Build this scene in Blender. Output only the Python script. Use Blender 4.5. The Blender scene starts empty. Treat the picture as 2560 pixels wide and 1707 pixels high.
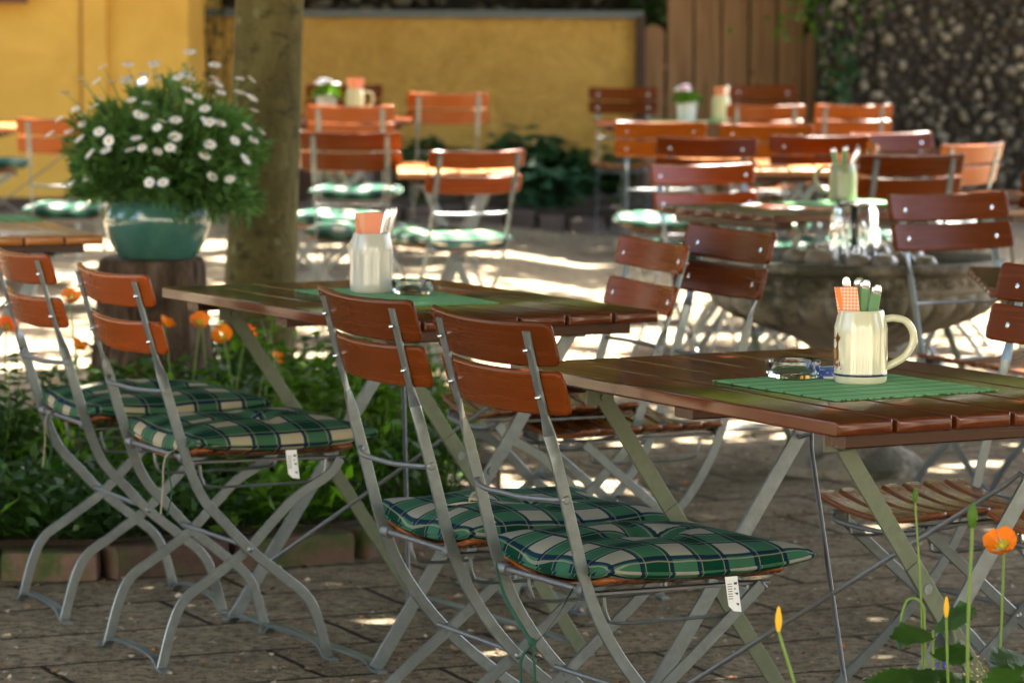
import bpy, bmesh, math, random
import numpy as np
from mathutils import Vector, Matrix

# ------------------------------------------------------------------ camera, sky, sun, exposure
scn = bpy.context.scene
COL = scn.collection
R = math.radians
PI = math.pi
random.seed(7)
rng = np.random.default_rng(11)

cam_d = bpy.data.cameras.new('camera')
cam = bpy.data.objects.new('camera', cam_d)
COL.objects.link(cam)
cam_d.sensor_width = 36.0
cam_d.lens = 9147.0 / 2560.0 * 36.0
cam_d.clip_start = 0.05
cam_d.clip_end = 600
CAM_H = 1.4283
cam.location = (0, 0, CAM_H)
# look along +Y, pitched down 5.24 deg, rolled a quarter of a degree
cam.matrix_world = (Matrix.Translation((0, 0, CAM_H)) @ Matrix.Rotation(R(90 - 5.242), 4, 'X')
                    @ Matrix.Rotation(R(0.269), 4, 'Z'))
cam_d.dof.use_dof = True
cam_d.dof.focus_distance = 6.35
cam_d.dof.aperture_fstop = 7.6
cam_d.dof.aperture_blades = 0
scn.camera = cam

SUN_EL, SUN_AZ = R(59), math.atan2(0.40, 0.92)     # azimuth measured from +Y towards +X
SUN = Vector((math.cos(SUN_EL) * math.sin(SUN_AZ), math.cos(SUN_EL) * math.cos(SUN_AZ), math.sin(SUN_EL)))
world = bpy.data.worlds.new("World")
scn.world = world
world.use_nodes = True
wn = world.node_tree
sky = wn.nodes.new('ShaderNodeTexSky')
sky.sky_type = 'NISHITA'
sky.sun_disc = False
sky.sun_elevation = SUN_EL
sky.sun_rotation = SUN_AZ
sky.air_density = 1.0
sky.dust_density = 5.0
sky.ozone_density = 0.3
wn.links.new(sky.outputs[0], wn.nodes['Background'].inputs[0])
wn.nodes['Background'].inputs[1].default_value = 0.06
sun_d = bpy.data.lights.new('sun', 'SUN')
sun_d.energy = 4.2
sun_d.angle = R(0.53)
sun_d.color = (1.0, 0.94, 0.82)
sun_o = bpy.data.objects.new('sun', sun_d)
COL.objects.link(sun_o)
sun_o.location = (6, 20, 25)
sun_o.rotation_euler = SUN.to_track_quat('Z', 'Y').to_euler()
scn.view_settings.view_transform = 'Standard'
scn.view_settings.look = 'None'
scn.view_settings.exposure = 4.4
scn.view_settings.gamma = 1.0
scn.cycles.max_bounces = 8
scn.cycles.transparent_max_bounces = 8


# ------------------------------------------------------------------ mesh helpers
class MB:
    def __init__(self):
        self.v, self.f, self.m, self.uv = [], [], [], None

    def add(self, verts, faces, mat=0):
        o = len(self.v)
        self.v += [tuple(p) for p in verts]
        self.f += [tuple(i + o for i in f) for f in faces]
        self.m += [mat] * len(faces)
        return o

    def box(self, c, s, mat=0, rot=0.0):
        x, y, z = s[0] / 2, s[1] / 2, s[2] / 2
        cr, sr = math.cos(rot), math.sin(rot)
        vs = []
        for dx, dy, dz in ((-1, -1, -1), (1, -1, -1), (1, 1, -1), (-1, 1, -1), (-1, -1, 1), (1, -1, 1), (1, 1, 1), (-1, 1, 1)):
            a, b = dx * x, dy * y
            vs.append((c[0] + a * cr - b * sr, c[1] + a * sr + b * cr, c[2] + dz * z))
        self.add(vs, [(0, 3, 2, 1), (4, 5, 6, 7), (0, 1, 5, 4), (1, 2, 6, 5), (2, 3, 7, 6), (3, 0, 4, 7)], mat)

    def rings(self, rings, cap=True, mat=0, closed=False):
        n = len(rings[0])
        o = len(self.v)
        for r in rings:
            self.v += [tuple(p) for p in r]
        k = len(rings)
        for i in range(k if closed else k - 1):
            a, b = o + i * n, o + ((i + 1) % k) * n
            for j in range(n):
                j2 = (j + 1) % n
                self.f.append((a + j, a + j2, b + j2, b + j)); self.m.append(mat)
        if cap and not closed:
            self.f.append(tuple(o + j for j in range(n - 1, -1, -1))); self.m.append(mat)
            self.f.append(tuple(o + (k - 1) * n + j for j in range(n))); self.m.append(mat)

    def sweep(self, pts, wd, td, hw, ht, r=0.0, seg=2, mat=0):
        """rounded rectangular section carried along pts; wd / td are the width / thickness directions"""
        rings = []
        for i, p in enumerate(pts):
            p = Vector(p)
            w = Vector(wd[i] if isinstance(wd, list) else wd)
            t = Vector(td[i] if isinstance(td, list) else td)
            a = hw[i] if isinstance(hw, list) else hw
            b = ht[i] if isinstance(ht, list) else ht
            rr = min(r, a * .95, b * .95)
            ring = []
            if rr <= 0:
                for sx, sy in ((-1, -1), (1, -1), (1, 1), (-1, 1)):
                    ring.append(p + w * (a * sx) + t * (b * sy))
            else:
                ea, eb = min(.0015, (a - rr) * .4), min(.0015, (b - rr) * .4)
                for sx, sy, a0 in ((-1, -1, 180), (1, -1, 270), (1, 1, 0), (-1, 1, 90)):
                    for q in range(-1, seg + 2):          # a support loop each side keeps the flats flat
                        an = R(a0 + 90 * min(max(q, 0), seg) / seg)
                        e = -1 if q < 0 else (1 if q > seg else 0)
                        dx, dy = -math.sin(an) * e * ea, math.cos(an) * e * eb
                        ring.append(p + w * (sx * (a - rr) + rr * math.cos(an) + dx) + t * (sy * (b - rr) + rr * math.sin(an) + dy))
            rings.append(ring)
        self.rings(rings, True, mat)

    def tube(self, pts, r, n=8, mat=0, cap=True):
        pts = [Vector(p) for p in pts]
        rs = r if isinstance(r, (list, tuple)) else [r] * len(pts)
        up = None
        rings = []
        for i, p in enumerate(pts):
            t = (pts[min(i + 1, len(pts) - 1)] - pts[max(i - 1, 0)])
            if t.length < 1e-9:
                t = Vector((0, 0, 1))
            t.normalize()
            if up is None:
                up = Vector((0, 0, 1)) if abs(t.z) < .9 else Vector((1, 0, 0))
            a = t.cross(up)
            if a.length < 1e-6:
                a = t.cross(Vector((0, 1, 0)))
            a.normalize()
            b = a.cross(t).normalized()
            up = b
            rings.append([p + a * (rs[i] * math.cos(2 * PI * k / n)) + b * (rs[i] * math.sin(2 * PI * k / n)) for k in range(n)])
        self.rings(rings, cap, mat)

    def lathe(self, prof, n=32, c=(0, 0, 0), mat=0, cap=True, fn=None):
        rings = []
        for r, z in prof:
            ring = []
            for k in range(n):
                a = 2 * PI * k / n
                rr = fn(r, z, a) if fn else r
                ring.append((c[0] + rr * math.cos(a), c[1] + rr * math.sin(a), c[2] + z))
            rings.append(ring)
        self.rings(rings, cap, mat)

    def ball(self, c, r, n=8, m=6, mat=0, sc=(1, 1, 1)):
        prof = [(max(1e-4, math.sin(PI * i / m)) * r, -math.cos(PI * i / m) * r) for i in range(m + 1)]
        o = len(self.v)
        self.lathe(prof, n, (0, 0, 0), mat, True)
        for i in range(o, len(self.v)):
            x, y, z = self.v[i]
            self.v[i] = (c[0] + x * sc[0], c[1] + y * sc[1], c[2] + z * sc[2])

    def build(self, name, mats, parent=None, smooth=True, angle=40):
        me = bpy.data.meshes.new(name)
        me.from_pydata(self.v, [], self.f)
        if not isinstance(mats, (list, tuple)):
            mats = [mats]
        for m in mats:
            me.materials.append(m)
        if len(mats) > 1:
            me.polygons.foreach_set('material_index', self.m)
        if self.uv is not None:
            ul = me.uv_layers.new(name='uv')
            idx = np.empty(len(me.loops), dtype=np.int32)
            me.loops.foreach_get('vertex_index', idx)
            ul.data.foreach_set('uv', np.asarray(self.uv, dtype=np.float32)[idx].ravel())
        me.update()
        if smooth:
            me.polygons.foreach_set('use_smooth', [True] * len(me.polygons))
            me.set_sharp_from_angle(angle=R(angle))
        o = bpy.data.objects.new(name, me)
        COL.objects.link(o)
        if parent:
            o.parent = parent
        return o


def np_mesh(name, verts, quads, mats, parent=None, midx=None, smooth=False):
    """big meshes of quads straight from arrays"""
    me = bpy.data.meshes.new(name)
    nv, nq = len(verts), len(quads)
    me.vertices.add(nv)
    me.vertices.foreach_set('co', np.asarray(verts, dtype=np.float32).ravel())
    me.loops.add(nq * 4)
    me.loops.foreach_set('vertex_index', np.asarray(quads, dtype=np.int32).ravel())
    me.polygons.add(nq)
    me.polygons.foreach_set('loop_start', np.arange(nq, dtype=np.int32) * 4)
    me.polygons.foreach_set('loop_total', np.full(nq, 4, dtype=np.int32))
    if not isinstance(mats, (list, tuple)):
        mats = [mats]
    for m in mats:
        me.materials.append(m)
    if midx is not None:
        me.polygons.foreach_set('material_index', np.asarray(midx, dtype=np.int32))
    me.update(calc_edges=True)
    me.validate()
    if smooth:
        me.polygons.foreach_set('use_smooth', [True] * len(me.polygons))
    o = bpy.data.objects.new(name, me)
    COL.objects.link(o)
    if parent:
        o.parent = parent
    return o


def tag(o, label=None, cat=None, group=None, kind=None):
    if label: o['label'] = label
    if cat: o['category'] = cat
    if group: o['group'] = group
    if kind: o['kind'] = kind
    return o


def thing(name, label, cat, loc=(0, 0, 0), rz=0.0, group=None):
    o = bpy.data.objects.new(name, None)
    o.empty_display_size = .1
    COL.objects.link(o)
    o.location = loc
    o.rotation_euler = (0, 0, rz)
    return tag(o, label, cat, group)


def copy_tree(o, parent=None):
    c = o.copy()
    COL.objects.link(c)
    c.parent = parent
    for ch in list(o.children):
        copy_tree(ch, c)
    return c


def spline(pts, n):
    """Catmull-Rom through pts, about n samples"""
    P = [Vector(p) for p in pts]
    P = [P[0] * 2 - P[1]] + P + [P[-1] * 2 - P[-2]]
    segs = len(P) - 3
    per = max(2, n // segs)
    out = []
    for i in range(segs):
        a, b, c, d = P[i], P[i + 1], P[i + 2], P[i + 3]
        for k in range(per):
            t = k / per
            out.append(.5 * ((2 * b) + (c - a) * t + (2 * a - 5 * b + 4 * c - d) * t * t + (3 * b - a - 3 * c + d) * t ** 3))
    out.append(P[-2].copy())
    return out


def sstep(a, b, x):
    t = np.clip((x - a) / (b - a), 0, 1)
    return t * t * (3 - 2 * t)


def ground_z(x, y):
    return float(.09 * sstep(16.3, 20.0, y) * (1 - sstep(-.3, .5, x)) + .035 * sstep(21.2, 23.5, y) * sstep(-.2, .5, x))


# ------------------------------------------------------------------ materials
def mat(name, col=(.5, .5, .5), rough=.5, metal=0.0, spec=.5, coat=0.0, coat_r=.1, trans=0.0, ior=1.45):
    m = bpy.data.materials.new(name)
    m.use_nodes = True
    b = m.node_tree.nodes['Principled BSDF']
    b.inputs['Base Color'].default_value = (*col, 1)
    b.inputs['Roughness'].default_value = rough
    b.inputs['Metallic'].default_value = metal
    b.inputs['Specular IOR Level'].default_value = spec
    b.inputs['Coat Weight'].default_value = coat
    b.inputs['Coat Roughness'].default_value = coat_r
    b.inputs['Transmission Weight'].default_value = trans
    b.inputs['IOR'].default_value = ior
    return m


class NT:
    def __init__(self, m):
        self.t = m.node_tree
        self.b = self.t.nodes['Principled BSDF']

    def n(self, typ, **kw):
        nd = self.t.nodes.new('ShaderNode' + typ)
        for k, v in kw.items():
            if k in nd.inputs:
                nd.inputs[k].default_value = v
            else:
                setattr(nd, k, v)
        return nd

    def l(self, a, b):
        self.t.links.new(a, b)

    def coord(self, which='Object', scale=(1, 1, 1), rot=(0, 0, 0)):
        tc = self.n('TexCoord')
        mp = self.n('Mapping')
        mp.inputs['Scale'].default_value = scale
        mp.inputs['Rotation'].default_value = rot
        self.l(tc.outputs[which], mp.inputs['Vector'])
        return mp.outputs[0]

    def noise(self, vec, scale, detail=4, rough=.55, dist=0.0):
        nd = self.n('TexNoise')
        nd.inputs['Scale'].default_value = scale
        nd.inputs['Detail'].default_value = detail
        nd.inputs['Roughness'].default_value = rough
        nd.inputs['Distortion'].default_value = dist
        self.l(vec, nd.inputs['Vector'])
        return nd.outputs['Fac']

    def ramp(self, fac, stops):
        r = self.n('ValToRGB')
        el = r.color_ramp.elements
        while len(el) < len(stops):
            el.new(.5)
        for e, (p, c) in zip(el, stops):
            e.position = p
            e.color = (*c, 1) if len(c) == 3 else c
        self.l(fac, r.inputs[0])
        return r.outputs[0]

    def mix(self, fac, a, b, mode='MIX'):
        m = self.n('Mix', data_type='RGBA', blend_type=mode)
        for val, i in ((fac, 0), (a, 6), (b, 7)):
            if isinstance(val, (int, float)):
                m.inputs[i].default_value = val
            elif isinstance(val, tuple):
                m.inputs[i].default_value = (*val, 1)
            else:
                self.l(val, m.inputs[i])
        return m.outputs[2]

    def math(self, op, a, b=None, c=None):
        m = self.n('Math', operation=op)
        for i, v in enumerate((a, b, c)):
            if v is None:
                continue
            if isinstance(v, (int, float)):
                m.inputs[i].default_value = v
            else:
                self.l(v, m.inputs[i])
        return m.outputs[0]

    def color(self, c):
        self.l(c, self.b.inputs['Base Color'])

    def rough(self, c):
        self.l(c, self.b.inputs['Roughness'])

    def bump(self, h, strength=.3, dist=.01):
        bp = self.n('Bump')
        bp.inputs['Strength'].default_value = strength
        bp.inputs['Distance'].default_value = dist
        self.l(h, bp.inputs['Height'])
        self.l(bp.outputs[0], self.b.inputs['Normal'])


def wood(name, c0, c1, scale, rough=.24, coat=.0, vary=.35, bump=.02, spec=.32):
    """varnished plank: grain stretched along one local axis, tint different for every object"""
    m = mat(name, c0, rough, coat=coat, coat_r=.18, spec=spec)
    t = NT(m)
    v = t.coord('Object', scale)
    oi = t.n('ObjectInfo')
    addv = t.n('VectorMath', operation='ADD')
    sc = t.n('VectorMath', operation='SCALE')
    comb = t.n('CombineXYZ')
    for i in range(3):
        t.l(oi.outputs['Random'], comb.inputs[i])
    t.l(comb.outputs[0], sc.inputs[0]); sc.inputs['Scale'].default_value = 37.0
    t.l(v, addv.inputs[0]); t.l(sc.outputs[0], addv.inputs[1])
    g = t.noise(addv.outputs[0], 1.0, 6, .6, .6)
    c = t.ramp(g, [(.28, c1), (.62, c0)])
    big = t.noise(t.coord('Object', (3, 3, 3)), 2.0, 2)
    c = t.mix(t.math('MULTIPLY', big, .5), c, tuple(x * .62 for x in c0))
    hv = t.n('HueSaturation')
    t.l(c, hv.inputs['Color'])
    t.l(t.math('MULTIPLY_ADD', oi.outputs['Random'], vary, 1 - vary / 2), hv.inputs['Value'])
    t.color(hv.outputs[0])
    t.rough(t.math('MULTIPLY_ADD', g, .25, rough - .1))
    t.bump(g, bump, .002)
    return m


M = {}
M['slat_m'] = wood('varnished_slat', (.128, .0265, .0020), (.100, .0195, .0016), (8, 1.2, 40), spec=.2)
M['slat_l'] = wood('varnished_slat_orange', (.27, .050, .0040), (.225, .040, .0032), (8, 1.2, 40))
M['slat_o'] = wood('varnished_slat_sunlit', (.30, .068, .005), (.21, .044, .0035), (8, 1.2, 40), rough=.2)  # brighter orange copy: bounced sunlight on the far chairs put into the colour
M['seat_wood'] = wood('varnished_seat_slat', (.20, .060, .010), (.13, .036, .006), (40, 1.2, 40))
M['table_wood'] = wood('varnished_table_plank', (.112, .026, .007), (.066, .015, .005), (1.2, 30, 30), rough=.13, coat=.22, vary=.15, bump=.012, spec=.35)
M['batten'] = wood('varnished_batten', (.055, .016, .006), (.03, .010, .004), (30, 1.2, 30), vary=.1)
M['table_orange'] = wood('varnished_table_plank_pale', (.42, .155, .03), (.30, .10, .02), (1.2, 30, 30), rough=.3, coat=.5, vary=.2)


def galvanised(name, col, rough=.42, metal=.75):
    m = mat(name, col, rough, metal)
    t = NT(m)
    v = t.coord('Object')
    a = t.noise(v, 60, 4, .6)
    b = t.noise(v, 9, 3, .6)
    c = t.ramp(a, [(.3, tuple(x * .72 for x in col)), (.7, col)])
    c = t.mix(t.ramp(b, [(.42, (0, 0, 0)), (.72, (1, 1, 1))]), c, tuple(x * .78 for x in col))
    t.color(c)
    t.rough(t.math('MULTIPLY_ADD', a, .3, rough - .12))
    t.bump(a, .15, .001)
    return m


M['zinc'] = galvanised('galvanised_steel', (.225, .26, .27), .34)
M['zinc_dark'] = galvanised('galvanised_steel_dark', (.20, .21, .215), .5)
M['zinc_olive'] = galvanised('painted_green_grey_steel', (.15, .175, .12), .5, .55)
M['bolt'] = mat('bolt_steel', (.7, .72, .74), .22, 1.0)
M['rust'] = mat('rusty_bolt', (.30, .12, .05), .7, .3)


def plaid(name, cream, green, dark, navy, shade):
    m = mat(name, green, .85, spec=.05)
    m.node_tree.nodes['Principled BSDF'].inputs['Sheen Weight'].default_value = .0
    t = NT(m)
    tc = t.n('TexCoord')
    sp = t.n('SeparateXYZ')
    # cloth weave wobble
    wob = t.n('TexNoise'); wob.inputs['Scale'].default_value = 9; wob.inputs['Detail'].default_value = 1
    t.l(tc.outputs['UV'], wob.inputs['Vector'])
    off = t.n('VectorMath', operation='MULTIPLY_ADD')
    t.l(wob.outputs['Color'], off.inputs[0]); off.inputs[1].default_value = (.016, .016, 0)
    t.l(tc.outputs['UV'], off.inputs[2])
    t.l(off.outputs[0], sp.inputs[0])
    P = .118

    def band(u):
        f = t.math('FRACT', t.math('DIVIDE', u, P))
        wide = t.math('LESS_THAN', f, .43)                      # cream-able half
        # navy stripe just outside each edge and a fine pale thread beside it
        e1 = t.math('LESS_THAN', t.math('ABSOLUTE', t.math('SUBTRACT', f, .456)), .026)
        e2 = t.math('LESS_THAN', t.math('ABSOLUTE', t.math('SUBTRACT', f, .968)), .026)
        p1 = t.math('LESS_THAN', t.math('ABSOLUTE', t.math('SUBTRACT', f, .52)), .009)
        p2 = t.math('LESS_THAN', t.math('ABSOLUTE', t.math('SUBTRACT', f, .915)), .009)
        return wide, t.math('MAXIMUM', e1, e2), t.math('MAXIMUM', p1, p2)
    w1, n1, p1 = band(sp.outputs[0])
    w2, n2, p2 = band(sp.outputs[1])
    both = t.math('MULTIPLY', w1, w2)
    one = t.math('SUBTRACT', t.math('MAXIMUM', w1, w2), both)
    c = t.mix(one, dark, green)
    c = t.mix(both, c, cream)
    c = t.mix(t.math('MULTIPLY', t.math('MAXIMUM', n1, n2), .85), c, navy)
    c = t.mix(t.math('MULTIPLY', t.math('MAXIMUM', p1, p2), .55), c, cream)
    fine = t.noise(t.coord('UV', (900, 900, 1)), 1, 2)
    c = t.mix(t.math('MULTIPLY', fine, .30), c, tuple(x * .5 for x in dark))
    t.color(c)
    t.bump(fine, .12, .0006)
    return m


M['plaid'] = plaid('green_plaid_cloth', (.28, .272, .225), (.036, .118, .068), (.0035, .036, .020), (.008, .012, .05), 0)
M['plaid_l'] = plaid('green_plaid_cloth_faded', (.37, .32, .215), (.045, .118, .060), (.0045, .040, .021), (.008, .012, .05), 0)
M['tie'] = mat('cushion_tie', (.012, .06, .035), .85)
M['tie_pale'] = mat('cushion_tie_pale', (.28, .26, .17), .85)
M['tag'] = mat('care_tag_white', (.72, .74, .76), .7)
M['ink'] = mat('printed_ink', (.03, .03, .035), .6)
M['cream'] = mat('glazed_cream_stoneware', (.56, .55, .40), .10, coat=.6, coat_r=.04)
M['greymug'] = mat('glazed_grey_stoneware', (.46, .46, .40), .16, coat=.5, coat_r=.06)
M['bluering'] = mat('blue_glaze', (.012, .02, .10), .15, coat=.5)
M['glass'] = mat('clear_glass', (1, 1, 1), .01, trans=1.0, ior=1.5)
M['water'] = mat('falling_water', (1, 1, 1), .03, trans=1.0, ior=1.33)
M['green_handle'] = mat('green_plastic_handle', (.10, .24, .10), .3)
M['steel'] = mat('cutlery_steel', (.68, .68, .68), .18, 1.0)
M['soil'] = mat('garden_soil', (.035, .025, .017), .95)
M['yellow'] = mat('daisy_centre', (.80, .42, .02), .8)
M['petal'] = mat('daisy_petal', (.80, .82, .84), .6)
M['pink'] = mat('pink_petal', (.70, .16, .25), .6)


def leafmat(name, c0, c1, transl=.45, rough=.45):
    m = mat(name, c0, rough, spec=.35)
    t = NT(m)
    oi = t.n('TexCoord')
    nz = t.noise(oi.outputs['Object'], 14, 3)
    c = t.ramp(nz, [(.3, c1), (.7, c0)])
    geo = t.n('NewGeometry')
    c = t.mix(t.math('MULTIPLY', geo.outputs['Random Per Island'], .5), c, tuple(min(1, x * 1.5) for x in c0))
    t.color(c)
    tr = t.n('BsdfTranslucent')
    hv = t.n('HueSaturation'); hv.inputs['Saturation'].default_value = 1.15; hv.inputs['Value'].default_value = 1.6
    t.l(c, hv.inputs['Color']); t.l(hv.outputs[0], tr.inputs['Color'])
    mx = t.n('MixShader'); mx.inputs[0].default_value = transl
    out = t.t.nodes['Material Output']
    t.l(t.b.outputs[0], mx.inputs[1]); t.l(tr.outputs[0], mx.inputs[2]); t.l(mx.outputs[0], out.inputs['Surface'])
    return m


M['leaf_tree'] = leafmat('tree_leaf', (.060, .085, .018), (.030, .050, .011), .28)
M['leaf_bed'] = leafmat('bed_leaf', (.036, .085, .013), (.011, .036, .006), .35)
M['leaf_bright'] = leafmat('bright_leaf', (.10, .20, .02), (.05, .12, .015), .45)
M['leaf_blue'] = leafmat('blue_green_leaf', (.05, .12, .06), (.03, .08, .04), .25)
M['leaf_daisy'] = leafmat('daisy_leaf', (.095, .19, .048), (.04, .095, .026), .3)
M['leaf_dark'] = leafmat('dark_leaf', (.028, .07, .02), (.012, .03, .01), .3)
M['stem'] = mat('green_stem', (.12, .20, .03), .5)
M['poppy'] = leafmat('poppy_petal_orange', (.70, .19, .006), (.60, .11, .004), .25, .5)
M['poppy_red'] = leafmat('poppy_petal_deep_orange', (.80, .13, .008), (.62, .07, .006), .35, .5)


def plaster():
    m = mat('yellow_plaster', (.55, .33, .075), .9, spec=.2)
    t = NT(m)
    v = t.coord('Object')
    a = t.noise(v, 2.6, 6, .65, 1.2)
    b = t.noise(v, 16, 5, .65, .9)
    c = t.ramp(a, [(.38, (.56, .335, .085)), (.66, (.70, .445, .125))])
    c = t.mix(t.math('MULTIPLY', b, .45), c, (.46, .26, .062))
    t.color(c)
    t.bump(t.math('ADD', b, a), .9, .04)
    return m


M['plaster'] = plaster()
M['plaster_house'] = mat('yellow_house_plaster', (.68, .38, .05), .9, spec=.2)
_t = NT(M['plaster_house'])
_v = _t.coord('Object')
_t.color(_t.ramp(_t.noise(_v, 2.0, 5, .6, .6), [(.3, (.60, .33, .060)), (.7, (.74, .43, .085))]))
_t.bump(_t.noise(_v, 25, 4), .3, .01)
M['plinth'] = mat('brown_plinth', (.075, .045, .032), .9)
M['coping'] = mat('slate_coping', (.13, .15, .155), .7)
M['dark_wood'] = mat('brown_window_wood', (.16, .055, .025), .6)


def fence_wood():
    m = mat('weathered_fence_board', (.22, .12, .06), .75, spec=.3)
    t = NT(m)
    oi = t.n('ObjectInfo')
    v = t.coord('Object', (14, 14, 1.0))
    g = t.noise(v, 1.5, 6, .6, .8)
    c = t.ramp(g, [(.3, (.20, .105, .048)), (.68, (.34, .19, .095))])
    kn = t.n('TexVoronoi'); kn.inputs['Scale'].default_value = 1.0
    t.l(t.coord('Object', (9, 9, 3.2)), kn.inputs['Vector'])
    c = t.mix(t.ramp(kn.outputs['Distance'], [(.05, (1, 1, 1)), (.13, (0, 0, 0))]), c, (.07, .035, .018))
    t.color(c)
    t.bump(g, .2, .004)
    return m


M['fence'] = fence_wood()


def stone(name, c0, c1, scale=6, bump=.6, rough=.85, moss=None):
    m = mat(name, c0, rough, spec=.3)
    t = NT(m)
    v = t.coord('Object')
    a = t.noise(v, scale, 6, .65, .4)
    b = t.noise(v, scale * 9, 4, .6)
    c = t.ramp(a, [(.3, c1), (.7, c0)])
    c = t.mix(t.math('MULTIPLY', b, .5), c, tuple(x * .5 for x in c1))
    geo = t.n('NewGeometry')
    c = t.mix(t.math('MULTIPLY', geo.outputs['Random Per Island'], .6), c, tuple(min(1, x * 1.7) for x in c0))
    if moss:
        mm = t.ramp(t.noise(v, scale * .6, 5, .7), [(.48, (0, 0, 0)), (.6, (1, 1, 1))])
        c = t.mix(mm, c, moss)
    t.color(c)
    t.bump(b, bump, .01)
    return m


M['wall_stone'] = stone('rubble_stone', (.06, .05, .036), (.022, .018, .013), 3.2)
M['kerb'] = stone('red_sandstone_kerb', (.115, .070, .052), (.055, .036, .027), 7, moss=(.05, .07, .02))
M['kerb_dark'] = stone('dark_kerb_stone', (.085, .06, .05), (.04, .03, .026), 7)
M['bowl'] = stone('weathered_bowl_stone', (.24, .21, .16), (.095, .08, .058), 5, .7, moss=(.05, .046, .028))
M['pebble'] = stone('river_pebble', (.17, .135, .095), (.085, .066, .048), 9, .1, .25)
M['mortar'] = mat('wall_core_dark', (.03, .025, .02), .95)  # even dark core between the stones


def bark():
    m = mat('tree_bark', (.13, .105, .045), .9, spec=.2)
    t = NT(m)
    v = t.coord('Object', (1, 1, .55))
    a = t.noise(v, 7, 6, .65, .5)
    b = t.noise(v, 45, 5, .7)
    c = t.ramp(a, [(.3, (.07, .060, .022)), (.52, (.145, .120, .042)), (.7, (.22, .19, .075))])
    c = t.mix(t.math('MULTIPLY', b, .5), c, (.05, .042, .018))
    lic = t.n('TexVoronoi'); lic.inputs['Scale'].default_value = 16
    t.l(t.coord('Object', (1, 1, .8)), lic.inputs['Vector'])
    dk = t.ramp(t.noise(t.coord('Object', (1, 1, 1.6)), 13, 4, .7), [(.36, (1, 1, 1)), (.46, (0, 0, 0))])
    c = t.mix(t.math('MULTIPLY', dk, .65), c, (.03, .026, .012))
    pale = t.math('MULTIPLY', t.math('LESS_THAN', lic.outputs['Distance'], .22), t.math('GREATER_THAN', t.noise(t.coord('Object'), 3.5, 3), .53))
    c = t.mix(t.math('MULTIPLY', pale, .6), c, (.22, .22, .12))
    t.color(c)
    t.bump(t.math('ADD', b, t.math('MULTIPLY', a, 1.5)), 1.0, .02)
    return m


M['bark'] = bark()


def stump_bark():
    m = mat('rough_stump_bark', (.10, .065, .045), .95, spec=.15)
    t = NT(m)
    v = t.coord('Object', (1, 1, .25))
    a = t.noise(v, 22, 6, .7, .8)
    c = t.ramp(a, [(.32, (.022, .014, .010)), (.5, (.10, .066, .045)), (.72, (.19, .14, .10))])
    t.color(c)
    t.bump(a, 1.0, .03)
    return m


M['stump'] = stump_bark()


def glaze():
    m = mat('turquoise_glazed_clay', (.02, .16, .15), .10, coat=.8, coat_r=.05)
    t = NT(m)
    v = t.coord('Object')
    a = t.noise(v, 9, 5, .7, .6)
    b = t.noise(v, 70, 3)
    c = t.ramp(a, [(.3, (.036, .135, .110)), (.7, (.085, .205, .160))])
    c = t.mix(t.math('MULTIPLY', b, .4), c, (.014, .065, .062))
    t.color(c)
    return m


M['glaze'] = glaze()


def bamboo():
    m = mat('green_bamboo_mat', (.07, .34, .15), .6, spec=.3)
    t = NT(m)
    tc = t.n('TexCoord')
    sp = t.n('SeparateXYZ')
    t.l(tc.outputs['Object'], sp.inputs[0])
    s = t.math('SINE', t.math('MULTIPLY', sp.outputs[0], 1300))
    nz = t.noise(t.coord('Object', (300, 4, 1)), 1, 2)
    c = t.mix(nz, (.13, .33, .135), (.20, .43, .19))
    # dark stitch lines running across the sticks
    f = t.math('FRACT', t.math('DIVIDE', t.math('ADD', sp.outputs[1], 5.0), .052))
    st = t.math('LESS_THAN', t.math('ABSOLUTE', t.math('SUBTRACT', f, .5)), .070)
    c = t.mix(t.math('MULTIPLY', st, .8), c, (.012, .05, .025))
    t.color(c)
    t.bump(s, .5, .001)
    return m


M['bamboo'] = bamboo()


def gingham():
    m = mat('orange_gingham_paper', (.85, .35, .18), .8, spec=.2)
    t = NT(m)
    sp = t.n('SeparateXYZ')
    tc = t.n('TexCoord')
    t.l(tc.outputs['Object'], sp.inputs[0])
    fx = t.math('LESS_THAN', t.math('FRACT', t.math('MULTIPLY', t.math('ADD', sp.outputs[0], 1), 170)), .5)
    fz = t.math('LESS_THAN', t.math('FRACT', t.math('MULTIPLY', t.math('ADD', sp.outputs[2], 1), 170)), .5)
    s = t.math('MULTIPLY', t.math('ADD', fx, fz), .5)
    t.color(t.mix(s, (.85, .60, .48), (.82, .24, .09)))
    return m


M['gingham'] = gingham()
M['napkin'] = mat('orange_paper', (.80, .22, .06), .8)
M['salmon'] = mat('salmon_paper', (.80, .30, .18), .8)
M['coaster'] = mat('blue_white_coaster', (.55, .62, .75), .6)
_t = NT(M['coaster'])
_t.color(_t.ramp(_t.noise(_t.coord('Object'), 45, 1), [(.45, (.70, .73, .78)), (.5, (.05, .11, .42))]))


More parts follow.
